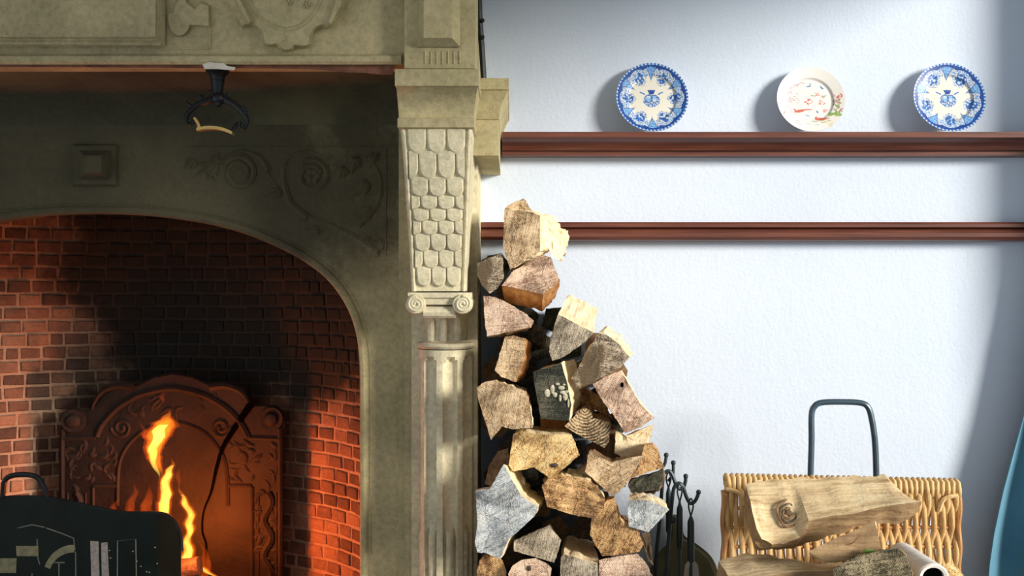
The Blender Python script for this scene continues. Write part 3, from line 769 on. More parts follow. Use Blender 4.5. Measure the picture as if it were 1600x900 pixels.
for T in ([(229, 690, 1), (226, 680, 5), (224, 672, 4), (221, 660, .5)], [(278, 762, 1), (279, 745, 4), (279, 732, .5)], [(253, 630, .5), (255, 622, 3.5), (256, 612, .5)], [(200, 805, 8), (205, 788, 7), (210, 770, 4), (212, 755, .5)], [(226, 806, 10), (228, 790, 9), (232, 775, 6), (236, 758, .5)], [(176, 806, 6), (178, 792, 5), (186, 778, .5)], [(316, 902, 10), (322, 880, 9), (318, 860, 4), (312, 845, .5)]):
    tongue('flame_wisp', T, DFI + .05, 'flame_outer')
for (x, y, e, rad) in ((262, 700, 1.2, .05), (268, 790, 4.0, .06), (298, 858, 15, .06)):
    l = bpy.data.lights.new('fire_glow', 'POINT'); l.energy = e; l.color = (1.0, 0.19, 0.032); l.shadow_soft_size = rad
    lo = bpy.data.objects.new('fire_glow', l); COL.objects.link(lo); lo.parent = fi; lo.location = P(x, y, DFI - .07) - ORG[fi.name]

# ---------------------------------------------------------------- fire screen
DW = 2.88
zf = 450 + HC / DW * F
SP = sp2([(-203, 860), (-202, 838), (-196, 820), (-184, 806), (-164, 801), (-120, 801), (-80, 795), (-40, 786), (0, 778), (40, 776), (80, 778), (120, 786), (160, 795), (200, 801), (244, 801), (264, 806), (276, 820), (282, 838), (283, 860)], 4)
SPp = [(-203, zf - 40)] + SP + [(283, zf - 40)]
def bend(x): return DW + (max(0, x - 246) * .0022 + max(0, -166 - x) * .0022)
fs = thing('fire_screen', 'black fire screen with curved top, loop handle and painted gold design, before the fire', 'fire screen', Vector((P(40, 0, DW).x, DW - D, 0)))
mb = MB(); xs = sorted(set([x for x, y in SP] + [246, -166]))
frt = []; 
def ytop_(x):
    for i in range(len(SP) - 1):
        if SP[i][0] <= x <= SP[i + 1][0]:
            u = (x - SP[i][0]) / max(1e-6, SP[i + 1][0] - SP[i][0]); return SP[i][1] + (SP[i + 1][1] - SP[i][1]) * u
    return 860
xs = [-203 + 486 * k / 90 for k in range(91)]
yb = zf - 40
rs = []
for x in xs:
    d = bend(x); y = ytop_(x)
    rs.append([P(x, yb, d), P(x, y + 2, d), P(x, y, d + .004), P(x, y, d + .016), P(x, yb, d + .018)])
mb.rings(rs); pan = obj('panel', mb, 'screen_black', fs)
ep = [P(x, y + 1, bend(x) + .006) for x, y in SP]
obj('rim', MB().tube(ep, .006, 8), 'black_iron', pan)
hp = smooth_path([P(x, y, DW + .008) for x, y in ((4, 780), (5, 765), (7, 752), (14, 745), (26, 742), (45, 742), (58, 746), (66, 756), (72, 768), (76, 782))], 5)
obj('handle', MB().tube(hp, .0075, 8), 'black_iron', fs)
for sx in (-150, 40, 230): obj('foot', MB().box(P(sx - 12, 0, DW).x, P(sx + 12, 0, DW).x, DW - D - .06, DW - D + .12, 0, P(0, yb, DW).z + .01), 'black_iron', fs)
def deco(name, poly, mat, par=pan): obj(name, MB().rings([[P(x, y, DW + .003) for x, y in poly], [P(x, y, DW - .0012) for x, y in poly]]), mat, par, smooth=False)
deco('painted_bar', [(25, 853), (60, 853), (60, 869), (26, 869)], 'tarnished_gold'); deco('painted_bar', [(-40, 873), (26, 872), (25, 895), (-40, 896)], 'tarnished_gold')
ring_o = [(116 - 48 * math.sin(a), 899 - 48 * math.cos(a)) for a in (PI * .5 * k / 8 * .82 for k in range(9))]
ring_i = [(116 - 39 * math.sin(a), 899 - 36 * math.cos(a)) for a in (PI * .5 * k / 8 * .82 for k in range(9))]
deco('painted_arc', ring_o + ring_i[::-1], 'tarnished_gold')
deco('painted_stripe', [(141, 845), (154, 846), (157, 960), (144, 960)], 'worn_silver'); deco('painted_stripe', [(158, 848), (168, 847), (173, 960), (160, 960)], 'worn_silver')
def dline(*pts): obj('painted_line', MB().tube([P(x, y, DW - .0002) for x, y in pts], .0016, 4, flat=.5), 'fine_line', pan, smooth=False)
dline((183, 960), (183.5, 845), (212, 842.5), (214, 960)); dline((72, 825), (95, 833), (115, 841), (117, 860)); dline((118, 862), (119, 960)); dline((85, 879), (101, 879)); dline((92, 880), (92, 960)); dline((28, 825), (50, 820), (70, 824)); dline((58, 842), (58.5, 870), (62, 882)); dline((50, 896), (50, 960))
rr = random.Random(5)
for k in range(9): 
    x, y = rr.uniform(170, 250), rr.uniform(850, 897); obj('paint_fleck', MB().blob(P(x, y, DW), .0024, .0012, .0020, 6), 'worn_silver', pan)

# ---------------------------------------------------------------- hanging bracket under the overmantel
DB = 2.66
hb = thing('hanging_bracket', 'ornate black metal stirrup bracket with brass bar hanging under the mantel', 'bracket', P(340, 210, DB))
zt_ = P(0, 108, DB).z - .018
mb = MB(); c = P(340, 0, DB); c.z = 0
def zz(y): return P(0, y, DB).z
mb.lathe([(.001, zt_ + .02), (.030, zt_ + .02), (.030, zz(113)), (.024, zz(116)), (.019, zz(120)), (.017, zz(126)), (.0185, zz(127)), (.0165, zz(130)), (.014, zz(141)), (.011, zz(146)), (.001, zz(147))], c, 'Z', 16)
obj('stem', mb, 'black_iron', hb)
obj('boss', MB().blob(P(341, 154, DB), .020, .018, .018, 10), 'black_iron', hb)
obj('finial', MB().blob(P(341, 162, DB - .005), .009, .009, .010, 8), 'black_iron', hb)
arm = [(336, 152), (326, 157), (313, 161), (302, 168), (293, 178), (290, 188), (294, 194), (301, 192), (301, 186), (297, 185)]
pp = smooth_path([P(x, y, DB) for x, y in arm], 5); n = len(pp)
obj('arm', MB().tube(pp, [.0085 * (1.15 - .75 * i / n) for i in range(n)], 8), 'black_iron', hb)
arm2 = [(346, 152), (355, 157), (365, 163), (376, 172), (384, 184), (385, 193), (380, 200), (374, 198), (374, 192), (378, 192)]
pp = smooth_path([P(x, y, DB) for x, y in arm2], 5)
obj('arm', MB().tube(pp, [.0085 * (1.15 - .75 * i / len(pp)) for i in range(len(pp))], 8), 'black_iron', hb)
for pts in ([(327, 152), (325, 146), (330, 141)], [(352, 152), (357, 148), (358, 145)], [(300, 166), (294, 162), (292, 158)], [(380, 175), (386, 172), (387, 169)], [(318, 157), (313, 150), (318, 149)], [(384, 178), (381, 168), (375, 166)]):
    obj('curl', MB().tube(smooth_path([P(x, y, DB - .002) for x, y in pts], 3), [.0055, .005, .005, .0045, .004, .003, .002], 6), 'black_iron', hb)
obj('leaf_end', MB().tube(smooth_path([P(x, y, DB) for x, y in ((303, 184), (308, 190), (311, 198), (311, 204))], 4), .0042, 6), 'brass', hb)
obj('leaf_end', MB().tube(smooth_path([P(x, y, DB) for x, y in ((372, 192), (367, 197), (363, 205), (363, 209))], 4), .0045, 6), 'black_iron', hb)
bp = smooth_path([P(x, y, DB) for x, y in ((309, 203), (322, 200.5), (338, 200.5), (352, 203.5), (364, 208.5))], 4)
mb = MB(); mb.rings([[p + Vector((0, -.012, .004)), p + Vector((0, -.012, -.004)), p + Vector((0, .012, -.004)), p + Vector((0, .012, .004))] for p in bp])
o = obj('bar', mb, 'brass', hb); o['label'] = 'curved brass bar'

# iron rod standing on the cornice return
mb = MB(); mb.tube(smooth_path([Vector((P(x, y, 2.80).x, 2.80 - D, P(x, y, 2.80).z)) for x, y in ((756.5, 134), (755, 110), (752.5, 70), (750, 35), (748.5, 0), (748, -60))], 4), .008, 8)
for y in (32, 58): mb.blob(P(754.5, y, 2.79), .005, .005, .006, 6)
tag(obj('iron_rod', mb, 'black_iron'), 'thin black iron rod standing on the stone cornice against the pilaster side', 'rod')

# ---------------------------------------------------------------- plates
def mixc(a, b_, u): u = max(0, min(1, u)); return tuple(a[i] + (b_[i] - a[i]) * u for i in range(3))
def plate(name, cx, cy, rpx, d, fn, label, seed, scal=0):
    R = rpx / F * d; nr, na_ = 84, 300; vs = []; cols = []
    def prof(q):
        if q < .62: return .0
        if q < .72: return .006 * ((q - .62) / .10) ** 2 * (3 - 2 * (q - .62) / .10)
        return .006 + .006 * (q - .72) / .28
    vs.append(Vector((0, 0, 0))); cols.append(fn(0, 0))
    for i in range(1, nr + 1):
        q = i / nr
        for j in range(na_):
            a = 2 * PI * j / na_; rad = q * (1 + scal * math.cos(60 * a) * max(0, (q - .94) / .06))
            u, v = rad * math.cos(a), rad * math.sin(a)
            vs.append(Vector((u * R, -prof(q) * R / .10, v * R))); cols.append(fn(u, v))
    fs_ = [(0, 1 + (j + 1) % na_, 1 + j) for j in range(na_)]
    for i in range(nr - 1):
        for j in range(na_):
            k = (j + 1) % na_; a0 = 1 + i * na_; fs_.append((a0 + j, a0 + k, a0 + na_ + k, a0 + na_ + j))
    # back of the plate and foot ring
    o0 = len(vs); prof2 = [(1.0, -.010), (.985, -.008), (.72, -.003), (.66, .008), (.60, .012), (.57, .006), (.0001, .006)]
    for q, h in prof2:
        for j in range(na_ // 4):
            a = 2 * PI * j / (na_ // 4); vs.append(Vector((q * R * math.cos(a), h * R / .10, q * R * math.sin(a)))); cols.append((.85, .85, .84))
    m_ = na_ // 4
    for i in range(len(prof2) - 1):
        for j in range(m_):
            k = (j + 1) % m_; fs_.append((o0 + i * m_ + j, o0 + (i + 1) * m_ + j, o0 + (i + 1) * m_ + k, o0 + i * m_ + k))
    for j in range(m_):
        a0 = 1 + (nr - 1) * na_; k4 = [a0 + (4 * j + s_) % na_ for s_ in range(5)]
        fs_.append((*k4, o0 + (j + 1) % m_, o0 + j))
    me = bpy.data.meshes.new(name); me.from_pydata(vs, [], fs_)
    ca_ = me.color_attributes.new('print', 'FLOAT_COLOR', 'POINT')
    flat = []
    for c in cols: flat += [c[0], c[1], c[2], 1.0]
    ca_.data.foreach_set('color', flat); me.materials.append(MATS['glazed_plate'])
    me.polygons.foreach_set('use_smooth', [True] * len(me.polygons)); me.set_sharp_from_angle(angle=.9)
    o = bpy.data.objects.new(name, me); COL.objects.link(o)
    c = P(cx, cy, d); o.location = c; o.rotation_euler = (math.radians(-11), 0, 0)
    return tag(o, label, 'plate', 'plates displayed on the shelf')
WH = (.80, .78, .70); DB_ = (.010, .05, .27); MBl = (.045, .19, .56); LB = (.24, .48, .80)
def crest(u, v):
    # two shields, crown and mantling in the middle of the plate
    nz_ = noise.noise(Vector((u * 30, v * 30, 3)))
    for sx in (-1, 1):
        x, y = u - sx * .078, v
        if abs(x) < .070 and -.135 + x * x * 14 < y < .10:
            if abs(x) > .054 or y > .082 or y < -.112 + x * x * 14: return DB_
            return LB if (y > 0) == (sx > 0) else (.50, .66, .84)
        if .18 < abs(u) < .36 and abs(v - .13 - (abs(u) - .2) * .5) < .02: return MBl
    if .125 < v < .25 and abs(u) < .055 + .5 * (v - .125): return DB_ if nz_ < .15 else MBl
    if (u / .235) ** 2 + ((v + .06) / .20) ** 2 < 1: return MBl if nz_ > -.12 else WH
    return None
def blue_plate(k, rot, seed, ph):
    def fn(u, v):
        r_ = math.hypot(u, v); a = math.atan2(v, u)
        c = crest(u, v) if r_ < .38 else None
        if c: return c
        s_ = (a - rot) * k / (2 * PI); s_ -= round(s_); q = abs(s_) * 2          # 0 at a V, 1 between
        nz_ = noise.noise(Vector((u * 16, v * 16, seed))); nf_ = noise.noise(Vector((u * 38, v * 38, seed + 5)))
        vedge = .52 + 1.05 * q                                              # pointed lappets reaching in from the rim
        if r_ > .955: return MBl if math.cos(60 * a) > -.1 else (.62, .72, .84)
        if r_ > .90 - .06 * (1 - abs(math.cos(PI * q))): return DB_ if nf_ < .3 else MBl
        if r_ > vedge:
            if r_ - vedge < .05: return DB_
            return LB if nf_ > -.1 else MBl
        if vedge - r_ < .035 and r_ > .60: return WH
        # sprays of flowers between the points
        e = math.hypot((q - 1) * .62, (r_ - .66) * 1.55)
        if e < .24:
            if nz_ > -.12: return MBl if nf_ > -.05 else DB_
            return LB if nf_ > .0 else WH
        if e < .36 and nf_ > .08: return MBl
        if r_ > .66: return MBl if nf_ > .12 else (LB if nf_ > -.05 else WH)
        return WH
    return fn
def strokes():
    L = []
    rr = random.Random(21)
    red, pk, gn, bl, br = (.62, .16, .11), (.72, .34, .32), (.25, .42, .12), (.10, .28, .52), (.45, .25, .20)
    def zp(x, y): return ((x - 380) / 262, (372 - y) / 262)
    def e(x, y, a, b_, c, ang=0): px_, py_ = zp(x, y); L.append((px_, py_, a / 262, b_ / 262, ang, c))
    # pheasants, butterflies, branches, flowering bush
    e(295, 458, 40, 12, red, .15); e(350, 447, 48, 5, red, .05); e(258, 447, 12, 6, red, -.9); e(262, 495, 14, 3, pk, 1.2)
    e(450, 525, 40, 13, red, -.05); e(418, 512, 12, 6, (.5, .1, .08), .6); e(488, 520, 18, 5, br, .2)
    e(375, 258, 20, 5, bl, .1); e(388, 245, 5, 16, bl, 0); e(478, 270, 16, 8, bl, -.7); e(470, 262, 4, 14, bl, .5); e(432, 466, 12, 7, bl, -1); e(355, 496, 20, 6, (.35, .5, .68), -.3)
    for x, y in ((440, 328), (375, 378), (470, 388), (495, 450), (360, 395), (575, 350), (600, 345)):
        for k in range(5): e(x + rr.uniform(-20, 20), y + rr.uniform(-14, 14), 13, 4, pk if k % 2 else red, rr.uniform(-1.5, 1.5))
    for k in range(26): e(rr.uniform(555, 612), rr.uniform(370, 480), 11, 5, (gn, (.35, .32, .15), (.5, .25, .25))[k % 3], rr.uniform(-1.5, 1.5))
    for k in range(16): e(rr.uniform(520, 610), rr.uniform(478, 505), 20, 6, (gn, (.4, .5, .15))[k % 2], rr.uniform(-.2, .2))
    for k in range(8): e(rr.uniform(395, 510), rr.uniform(325, 350), 11, 4, (gn, pk)[k % 2], rr.uniform(-1, 1))
    for k in range(26):
        a = PI * .62 + k / 26 * PI * .60; x = 372 + 178 * math.cos(a); y = 382 - 172 * math.sin(a)
        e(x + rr.uniform(0, 26), y + rr.uniform(-6, 14), 19, 3.2, (.52, .36, .40), a + rr.uniform(.6, 2))
    for k in range(12): e(rr.uniform(215, 300), rr.uniform(300, 400), 15, 3, (.50, .40, .40), rr.uniform(-1, .6))
    for k in range(14): e(rr.uniform(270, 420), rr.uniform(520, 580), 24, 3, ((.55, .60, .62), (.45, .55, .45))[k % 2], rr.uniform(-.15, .15))
    for k in range(10): e(rr.uniform(430, 590), rr.uniform(525, 600), 22, 4, ((.55, .5, .25), (.6, .42, .35), (.7, .6, .2))[k % 3], rr.uniform(-.2, .4))
    e(170, 480, 16, 6, pk, .9); e(185, 305, 8, 3, (.5, .5, .4), 1); e(200, 545, 16, 3, pk, -.8)
    return L
SK = strokes()
def scene_plate(u, v):
    r_ = math.hypot(u, v)
    for px_, py_, a, b_, an, c in SK:
        dx, dy = u - px_, v - py_; ca2, sa = math.cos(an), math.sin(an); x = dx * ca2 + dy * sa; y = -dx * sa + dy * ca2
        if (x / a) ** 2 + (y / b_) ** 2 < 1: return c
    if .665 < r_ < .69: return (.70, .69, .67)
    return (.84, .82, .79)
plate('dinner_plate', 1018, 154, 56, 3.162, blue_plate(6, PI / 2, 2, 0), 'blue and white crested plate with a six-pointed border on the shelf', 2, .012)
plate('dinner_plate', 1265.5, 157, 53, 3.162, scene_plate, 'white plate painted with red birds and a green flowering bush', 4)
plate('dinner_plate', 1481, 154, 56, 3.162, blue_plate(5, PI / 2, 8, 0), 'blue and white crested plate with a five-pointed border, nearest the curtain', 8, .006)

# ---------------------------------------------------------------- split logs in the stack
LG = 'split logs stacked against the fireplace'
def log(front, d0, back, depth, em, sm, label, tilt=(0, 0), sb=.87, rough=.004, seed=0, cat='log', group=LG, bark=None, grow=1.0):
    cx = sum(p[0] for p in front) / len(front); cy = sum(p[1] for p in front) / len(front)
    front = [(cx + (x - cx) * grow, cy + (y - cy) * grow) for x, y in front]
    ring = []; corner = []
    n = len(front)
    for i in range(n):
        a, b_ = front[i], front[(i + 1) % n]; L = math.hypot(b_[0] - a[0], b_[1] - a[1]); k = max(2, int(L / 4.5))
        for j in range(k):
            u = j / k; w_ = 1.2 * math.sin(PI * u)
            x = a[0] + (b_[0] - a[0]) * u; y = a[1] + (b_[1] - a[1]) * u
            nn = noise.noise(Vector((x * .16, y * .16, seed))) * w_ * 1.3
            nx, ny = (b_[1] - a[1]) / max(L, 1), -(b_[0] - a[0]) / max(L, 1)
            ring.append((x + nx * nn, y + ny * nn))
    fw = [P(x, y, d0 + tilt[0] * (x - cx) + tilt[1] * (y - cy)) for x, y in ring]
    C0 = P(cx, cy, d0); C1 = P(cx + back[0], cy + back[1], d0 + depth); ax = (C1 - C0)
    rs = []; NS = 9
    for s_ in range(NS + 1):
        u = s_ / NS; k = 1 + (sb - 1) * u; r_ = []
        for i, p in enumerate(fw):
            q = C0 + ax * u + (p - C0) * k
            if 0 < s_:
                rad = (p - C0); rl = rad.length; rad = rad / max(rl, 1e-6)
                q = q + rad * rough * 1.6 * noise.noise(Vector((i * .55, u * 2.2, seed * 1.7)))
            r_.append(q)
        rs.append(r_)
    mb = MB(); m_ = len(ring)
    mb.rings(rs, caps=False, mat=1)
    if bark:
        for fi_ in range(len(mb.f)):
            i = fi_ % m_; x, y = ring[i]
            if inside(x, y, bark): mb.m[fi_] = 2
    nrm = -ax.normalized(); caps = [fw]
    for k in (.82, .6, .36, .16):
        caps.append([C0 + (p - C0) * k + nrm * (rough * .9 * noise.noise(p * 38 * k + Vector((seed, 0, 0)))) for p in fw])
    mb.rings(caps, caps=False); o0 = len(mb.v)
    base = o0 - m_
    mb.v.append(C0.copy())
    for j in range(m_): mb.f.append((base + j, base + (j + 1) % m_, o0)); mb.m.append(0)
    mb.add(rs[-1], [tuple(range(m_))], 0)
    o = obj('split_log', mb, [em, sm] + (['bark'] if bark else []), None, C0, ang=.55)
    return tag(o, label, cat, group)

log([(788, 327), (829, 331), (844, 337), (844, 393), (836, 398), (797, 421), (792, 405), (786, 384)], 2.72, (34, -4), .26, 'end_tan', 'side_cream', 'squared split log with splintered pale side, topmost of the log stack', seed=1, tilt=(0, 0), rough=.006)
log([(789, 325), (802, 316), (819, 310), (832, 331), (810, 329)], 2.76, (4, 8), .2, 'end_tan', 'side_cream', 'small wedge of wood behind the topmost squared log', seed=2)
log([(850, 334), (858, 346), (869, 348), (884, 364), (882, 396), (874, 407), (862, 402), (853, 372)], 2.84, (6, 2), .2, 'side_cream', 'side_cream', 'pale splintered wood chunk beside the topmost squared log', seed=3, rough=.012, tilt=(.0015, 0))
log([(746, 411), (783, 396), (786, 406), (787, 434), (778, 450), (765, 459), (753, 446), (745, 428)], 2.72, (3, -8), .24, 'end_mottled', 'bark', 'small speckled log with dark bark top, wedged beside the stone pilaster', seed=4)
log([(784, 446), (802, 423), (830, 408), (849, 398), (861, 402), (875, 438), (849, 460), (815, 452)], 2.74, (0, 30), .20, 'end_pink', 'side_orange', 'large pinkish block with glowing orange underside below the topmost log', seed=5, tilt=(0, -.0012), sb=.9)
log([(755, 462), (774, 464), (800, 477), (820, 489), (834, 501), (829, 511), (803, 517), (761, 525), (757, 493)], 2.70, (4, 9), .22, 'end_pink', 'side_cream', 'wedge shaped log with pale lower edge below the speckled log', seed=6)
log([(823, 523), (835, 508), (847, 512), (853, 524), (852, 546), (825, 531)], 2.88, (2, 0), .15, 'end_dark', 'bark', 'small dark log end deep between paler logs', seed=7)
log([(789, 526), (803, 524), (822, 531), (819, 561), (806, 597), (783, 589), (773, 579)], 2.72, (14, 3), .22, 'end_tan', 'side_orange', 'upright narrow tan log with orange side', seed=8)
log([(872, 491), (900, 506), (928, 520), (916, 533), (882, 557), (863, 564), (858, 550), (861, 525)], 2.72, (14, -40), .24, 'end_grey', 'side_cream', 'grey-ended log with a broad sunlit cream upper side', seed=9)
log([(935, 521), (948, 523), (968, 538), (984, 558), (970, 574), (950, 585), (921, 600), (904, 603), (893, 592), (911, 561)], 2.72, (9, -19), .22, 'end_mottled', 'side_cream', 'mottled fan shaped log with flaky end and sunlit top', seed=10, rough=.007)
log([(833, 581), (858, 574), (877, 567), (886, 597), (893, 632), (889, 657), (867, 656), (845, 654), (837, 610)], 2.70, (23, -16), .24, 'end_dark', 'side_cream', 'black-ended log with pale fungus spots and cream edge', seed=11)
log([(745, 605), (757, 597), (774, 594), (800, 603), (823, 612), (828, 632), (833, 668), (801, 671), (784, 666), (767, 688), (759, 661), (748, 627)], 2.68, (8, -8), .26, 'end_tan', 'side_cream', 'broad tan log with pointed lower corner against the stone pilaster', seed=12)
log([(882, 666), (893, 655), (902, 643), (911, 637), (921, 640), (927, 653), (954, 660), (952, 690), (944, 700), (926, 690), (906, 681)], 2.74, (4, -14), .22, 'end_ringed', 'side_brown', 'dark ringed log end with curved growth lines', seed=13)
log([(926, 600), (948, 588), (970, 579), (986, 606), (1001, 632), (1023, 653), (1000, 668), (977, 677), (965, 658), (955, 644), (943, 629)], 2.71, (6, -2), .24, 'end_pink', 'side_cream', 'pinkish log end with a small dark hole at the sunlit edge of the stack', seed=14, rough=.006)
log([(962, 672), (978, 681), (1000, 672), (1021, 663), (1014, 690), (1006, 710), (978, 717), (960, 708)], 2.85, (2, 2), .1, 'side_cream', 'side_orange', 'pale splintered log under the pinkish log with the hole', seed=15, rough=.008)
log([(802, 678), (813, 675), (850, 679), (893, 679), (899, 694), (906, 711), (884, 730), (861, 748), (834, 730), (802, 737), (795, 727)], 2.68, (0, -17), .26, 'end_yellow', 'side_cream', 'golden yellow log end in the middle of the stack', seed=16)
log([(921, 703), (940, 716), (957, 722), (980, 716), (1007, 711), (996, 729), (978, 758), (957, 776), (941, 761), (914, 737)], 2.72, (2, -6), .11, 'end_tan', 'side_brown', 'forked tan log with V shaped notch on top', seed=17, rough=.007)
log([(1007, 695), (1020, 695), (1030, 706), (1037, 732), (1018, 736), (992, 745), (984, 748), (998, 728)], 2.75, (0, -6), .09, 'end_brown', 'side_orange', 'curved orange-brown split log behind the fire tools', seed=18)
log([(981, 759), (988, 750), (1000, 743), (1037, 734), (1037, 751), (1028, 766), (986, 770)], 2.805, (2, 4), .12, 'end_dark', 'side_brown', 'dark knotty log end squeezed above the grey log', seed=19, rough=.01)
log([(982, 782), (1005, 781), (1021, 784), (1046, 796), (1030, 814), (1013, 832), (997, 827), (983, 823), (981, 801)], 2.70, (-1, -15), .10, 'end_blue', 'side_cream', 'grey wedge log with cream top beside the fire tools', seed=20)
log([(787, 725), (800, 750), (815, 775), (841, 792), (835, 807), (815, 825), (794, 844), (781, 873), (762, 865), (746, 863), (742, 847), (746, 817), (743, 767), (765, 764)], 2.64, (22, -18), .26, 'end_blue', 'side_cream', 'large blue-grey weathered log end low beside the pilaster', seed=21)
log([(757, 756), (765, 725), (778, 705), (794, 700), (796, 738), (782, 745), (772, 760)], 2.84, (2, -2), .16, 'side_brown', 'bark', 'brown log behind the large blue-grey log', seed=22)
log([(847, 758), (860, 747), (874, 743), (901, 745), (922, 751), (935, 761), (946, 780), (944, 795), (922, 809), (890, 803), (855, 792)], 2.69, (-4, -14), .24, 'end_brown', 'side_cream', 'rounded brown log with flaking bark and cream rim', seed=23, rough=.011)
log([(949, 781), (960, 778), (970, 809), (985, 820), (999, 833), (1005, 852), (999, 862), (970, 867), (941, 869), (922, 836), (924, 812)], 2.71, (-2, -14), .24, 'end_brown', 'side_orange', 'brown weathered log with orange side below the forked log', seed=24, rough=.006)
log([(803, 845), (831, 833), (858, 821), (877, 844), (872, 862), (866, 879), (845, 873), (803, 861)], 2.70, (0, -6), .22, 'end_grey', 'bark', 'dark grey wedge log beside the blue-grey log', seed=25)
log([(745, 892), (749, 876), (759, 864), (775, 868), (785, 875), (791, 892), (790, 918), (764, 926), (747, 918)], 2.72, (0, 0), .22, 'end_brown', 'bark', 'shadowed round brown log under the blue-grey log', seed=26)
log([(794, 897), (801, 884), (815, 875), (837, 872), (852, 879), (862, 888), (858, 908), (830, 928), (800, 924)], 2.69, (0, -5), .24, 'end_pink', 'side_cream', 'round pale log end with a small dark pith', seed=27)
log([(876, 872), (882, 866), (908, 874), (934, 881), (935, 926), (875, 926)], 2.69, (0, -36), .26, 'end_grey', 'side_cream', 'dark-ended log with pale top in deep shade', seed=28)
log([(936, 875), (965, 869), (996, 865), (1010, 880), (1019, 900), (1020, 928), (938, 928)], 2.69, (0, 5), .26, 'end_pink', 'side_cream', 'pale creamy log with rough grain at the foot of the stack', seed=29, rough=.006)
log([(1003, 833), (1015, 832), (1016, 860), (1021, 884), (1012, 876), (1006, 858)], 2.73, (2, 0), .2, 'end_mottled', 'bark', 'thin splintered strip of wood under the grey wedge log', seed=30, rough=.008)
log([(843, 652), (884, 656), (894, 677), (848, 678)], 2.90, (0, -2), .07, 'side_orange', 'side_brown', 'orange-brown log wedged between the black-ended and golden logs', seed=31)
log([(893, 640), (899, 612), (912, 604), (940, 622), (958, 655), (915, 634)], 2.90, (0, -2), .07, 'end_brown', 'side_brown', 'reddish brown log in shade behind the ringed log end', seed=32)
log([(944, 650), (962, 668), (972, 690), (968, 722), (948, 712), (938, 690)], 2.90, (0, 0), .07, 'bark', 'bark', 'dark filler piece added to darken the gap beside the ringed log end', seed=33)  # dark piece added to hide the bright wall behind the gap
def part_of(child, parent, name):
    '''a split-off slab that belongs to the same log'''
    child.name = name; child.parent = parent; child.location = child.location - parent.location
    for k in ('label', 'category', 'group'): del child[k]
_all = {o['label']: o for o in COL.objects if o.get('category') == 'log'}
part_of(next(o for l_, o in _all.items() if l_.startswith('pale splintered wood chunk')), next(o for l_, o in _all.items() if l_.startswith('squared split')), 'splintered_side')
def detail(o, name, mat, pts, d, label=None):
    mb = MB()
    for x, y, rx, rz in pts: mb.blob(P(x, y, d), rx, .004, rz, 9)
    p_ = obj(name, mb, mat, o)
    if len(pts) > 1: p_['kind'] = 'stuff'
    if label: p_['label'] = label
BYL = {o['label']: o for o in COL.objects if o.get('category') == 'log'}
def named(k): return next(o for l_, o in BYL.items() if l_.startswith(k))
detail(named('black-ended'), 'fungus', 'fungus_cream', [(855, 614, .008, .011), (863, 608, .006, .013), (867, 617, .006, .007), (871, 600, .006, .004), (877, 606, .009, .006), (880, 613, .010, .005), (883, 620, .007, .010), (888, 630, .003, .012), (875, 622, .004, .010), (881, 601, .004, .003), (885, 612, .006, .004)], 2.699, 'pale fungus spots')
detail(named('pinkish log end with'), 'knot_hole', 'crack_black', [(972, 601, .0045, .007)], 2.708, 'dark hole')
detail(named('round pale'), 'pith', 'leather', [(827, 888, .006, .007)], 2.688, 'dark pith')
detail(named('large pinkish'), 'knot', 'leather', [(863, 436, .010, .012)], 2.742, 'dark knot')
detail(named('brown weathered'), 'knot_hole', 'crack_black', [(962, 799, .007, .007)], 2.715, 'dark hole')
detail(named('golden yellow'), 'knot', 'leather', [(866, 727, .011, .006)], 2.678, 'dark knot')
# filler logs added behind the stack, dark coloured to blacken the gaps
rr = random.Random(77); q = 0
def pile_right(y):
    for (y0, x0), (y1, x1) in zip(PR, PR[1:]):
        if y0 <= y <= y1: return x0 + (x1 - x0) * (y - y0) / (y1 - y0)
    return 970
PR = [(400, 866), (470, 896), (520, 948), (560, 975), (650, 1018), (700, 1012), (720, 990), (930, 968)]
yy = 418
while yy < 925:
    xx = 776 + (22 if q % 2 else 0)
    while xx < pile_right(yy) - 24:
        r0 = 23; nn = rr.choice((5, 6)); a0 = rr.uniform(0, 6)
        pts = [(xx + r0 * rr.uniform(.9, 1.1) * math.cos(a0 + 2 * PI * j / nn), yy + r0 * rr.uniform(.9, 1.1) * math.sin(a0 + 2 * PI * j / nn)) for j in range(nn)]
        log(pts, 2.985, (0, 0), .19, rr.choice(('end_dark', 'bark', 'side_brown')), 'bark', 'dark filler log added behind the stack to darken the gaps between log ends', seed=80 + xx, rough=.003, sb=.95)
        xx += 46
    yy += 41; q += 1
# the foot of the stack below the picture
rr = random.Random(40)
k = 0
for z, xs_ in ((.065, (-.02, .115, .25)), (.20, (-.02, .115, .25)), (.335, (-.02, .115, .25)), (.432, (.0, .11, .22))):
    for x in xs_:
        k += 1; r0 = .066 if z < .4 else .045; pts = []
        c = Vector((x, -.5, z)); d = 2.70; px_, py_ = 800 + x / d * F, 450 - (z - HC) / d * F
        nn = rr.choice((5, 6, 7)); a0 = rr.uniform(0, 6)
        pts = [(px_ + r0 / d * F * rr.uniform(.86, .99) * math.cos(a0 + 2 * PI * j / nn), py_ + r0 / d * F * rr.uniform(.86, .99) * math.sin(a0 + 2 * PI * j / nn)) for j in range(nn)]
        dep = .3; tx, ty = px_ * d / (d + dep) + 800 * dep / (d + dep), py_ * d / (d + dep) + 450 * dep / (d + dep)
        log(pts, d, (tx - px_, ty - py_), dep, rr.choice(('end_tan', 'end_grey', 'end_brown')), 'side_brown', 'split log at the bottom of the stack near the floor', seed=50 + k, rough=.003)

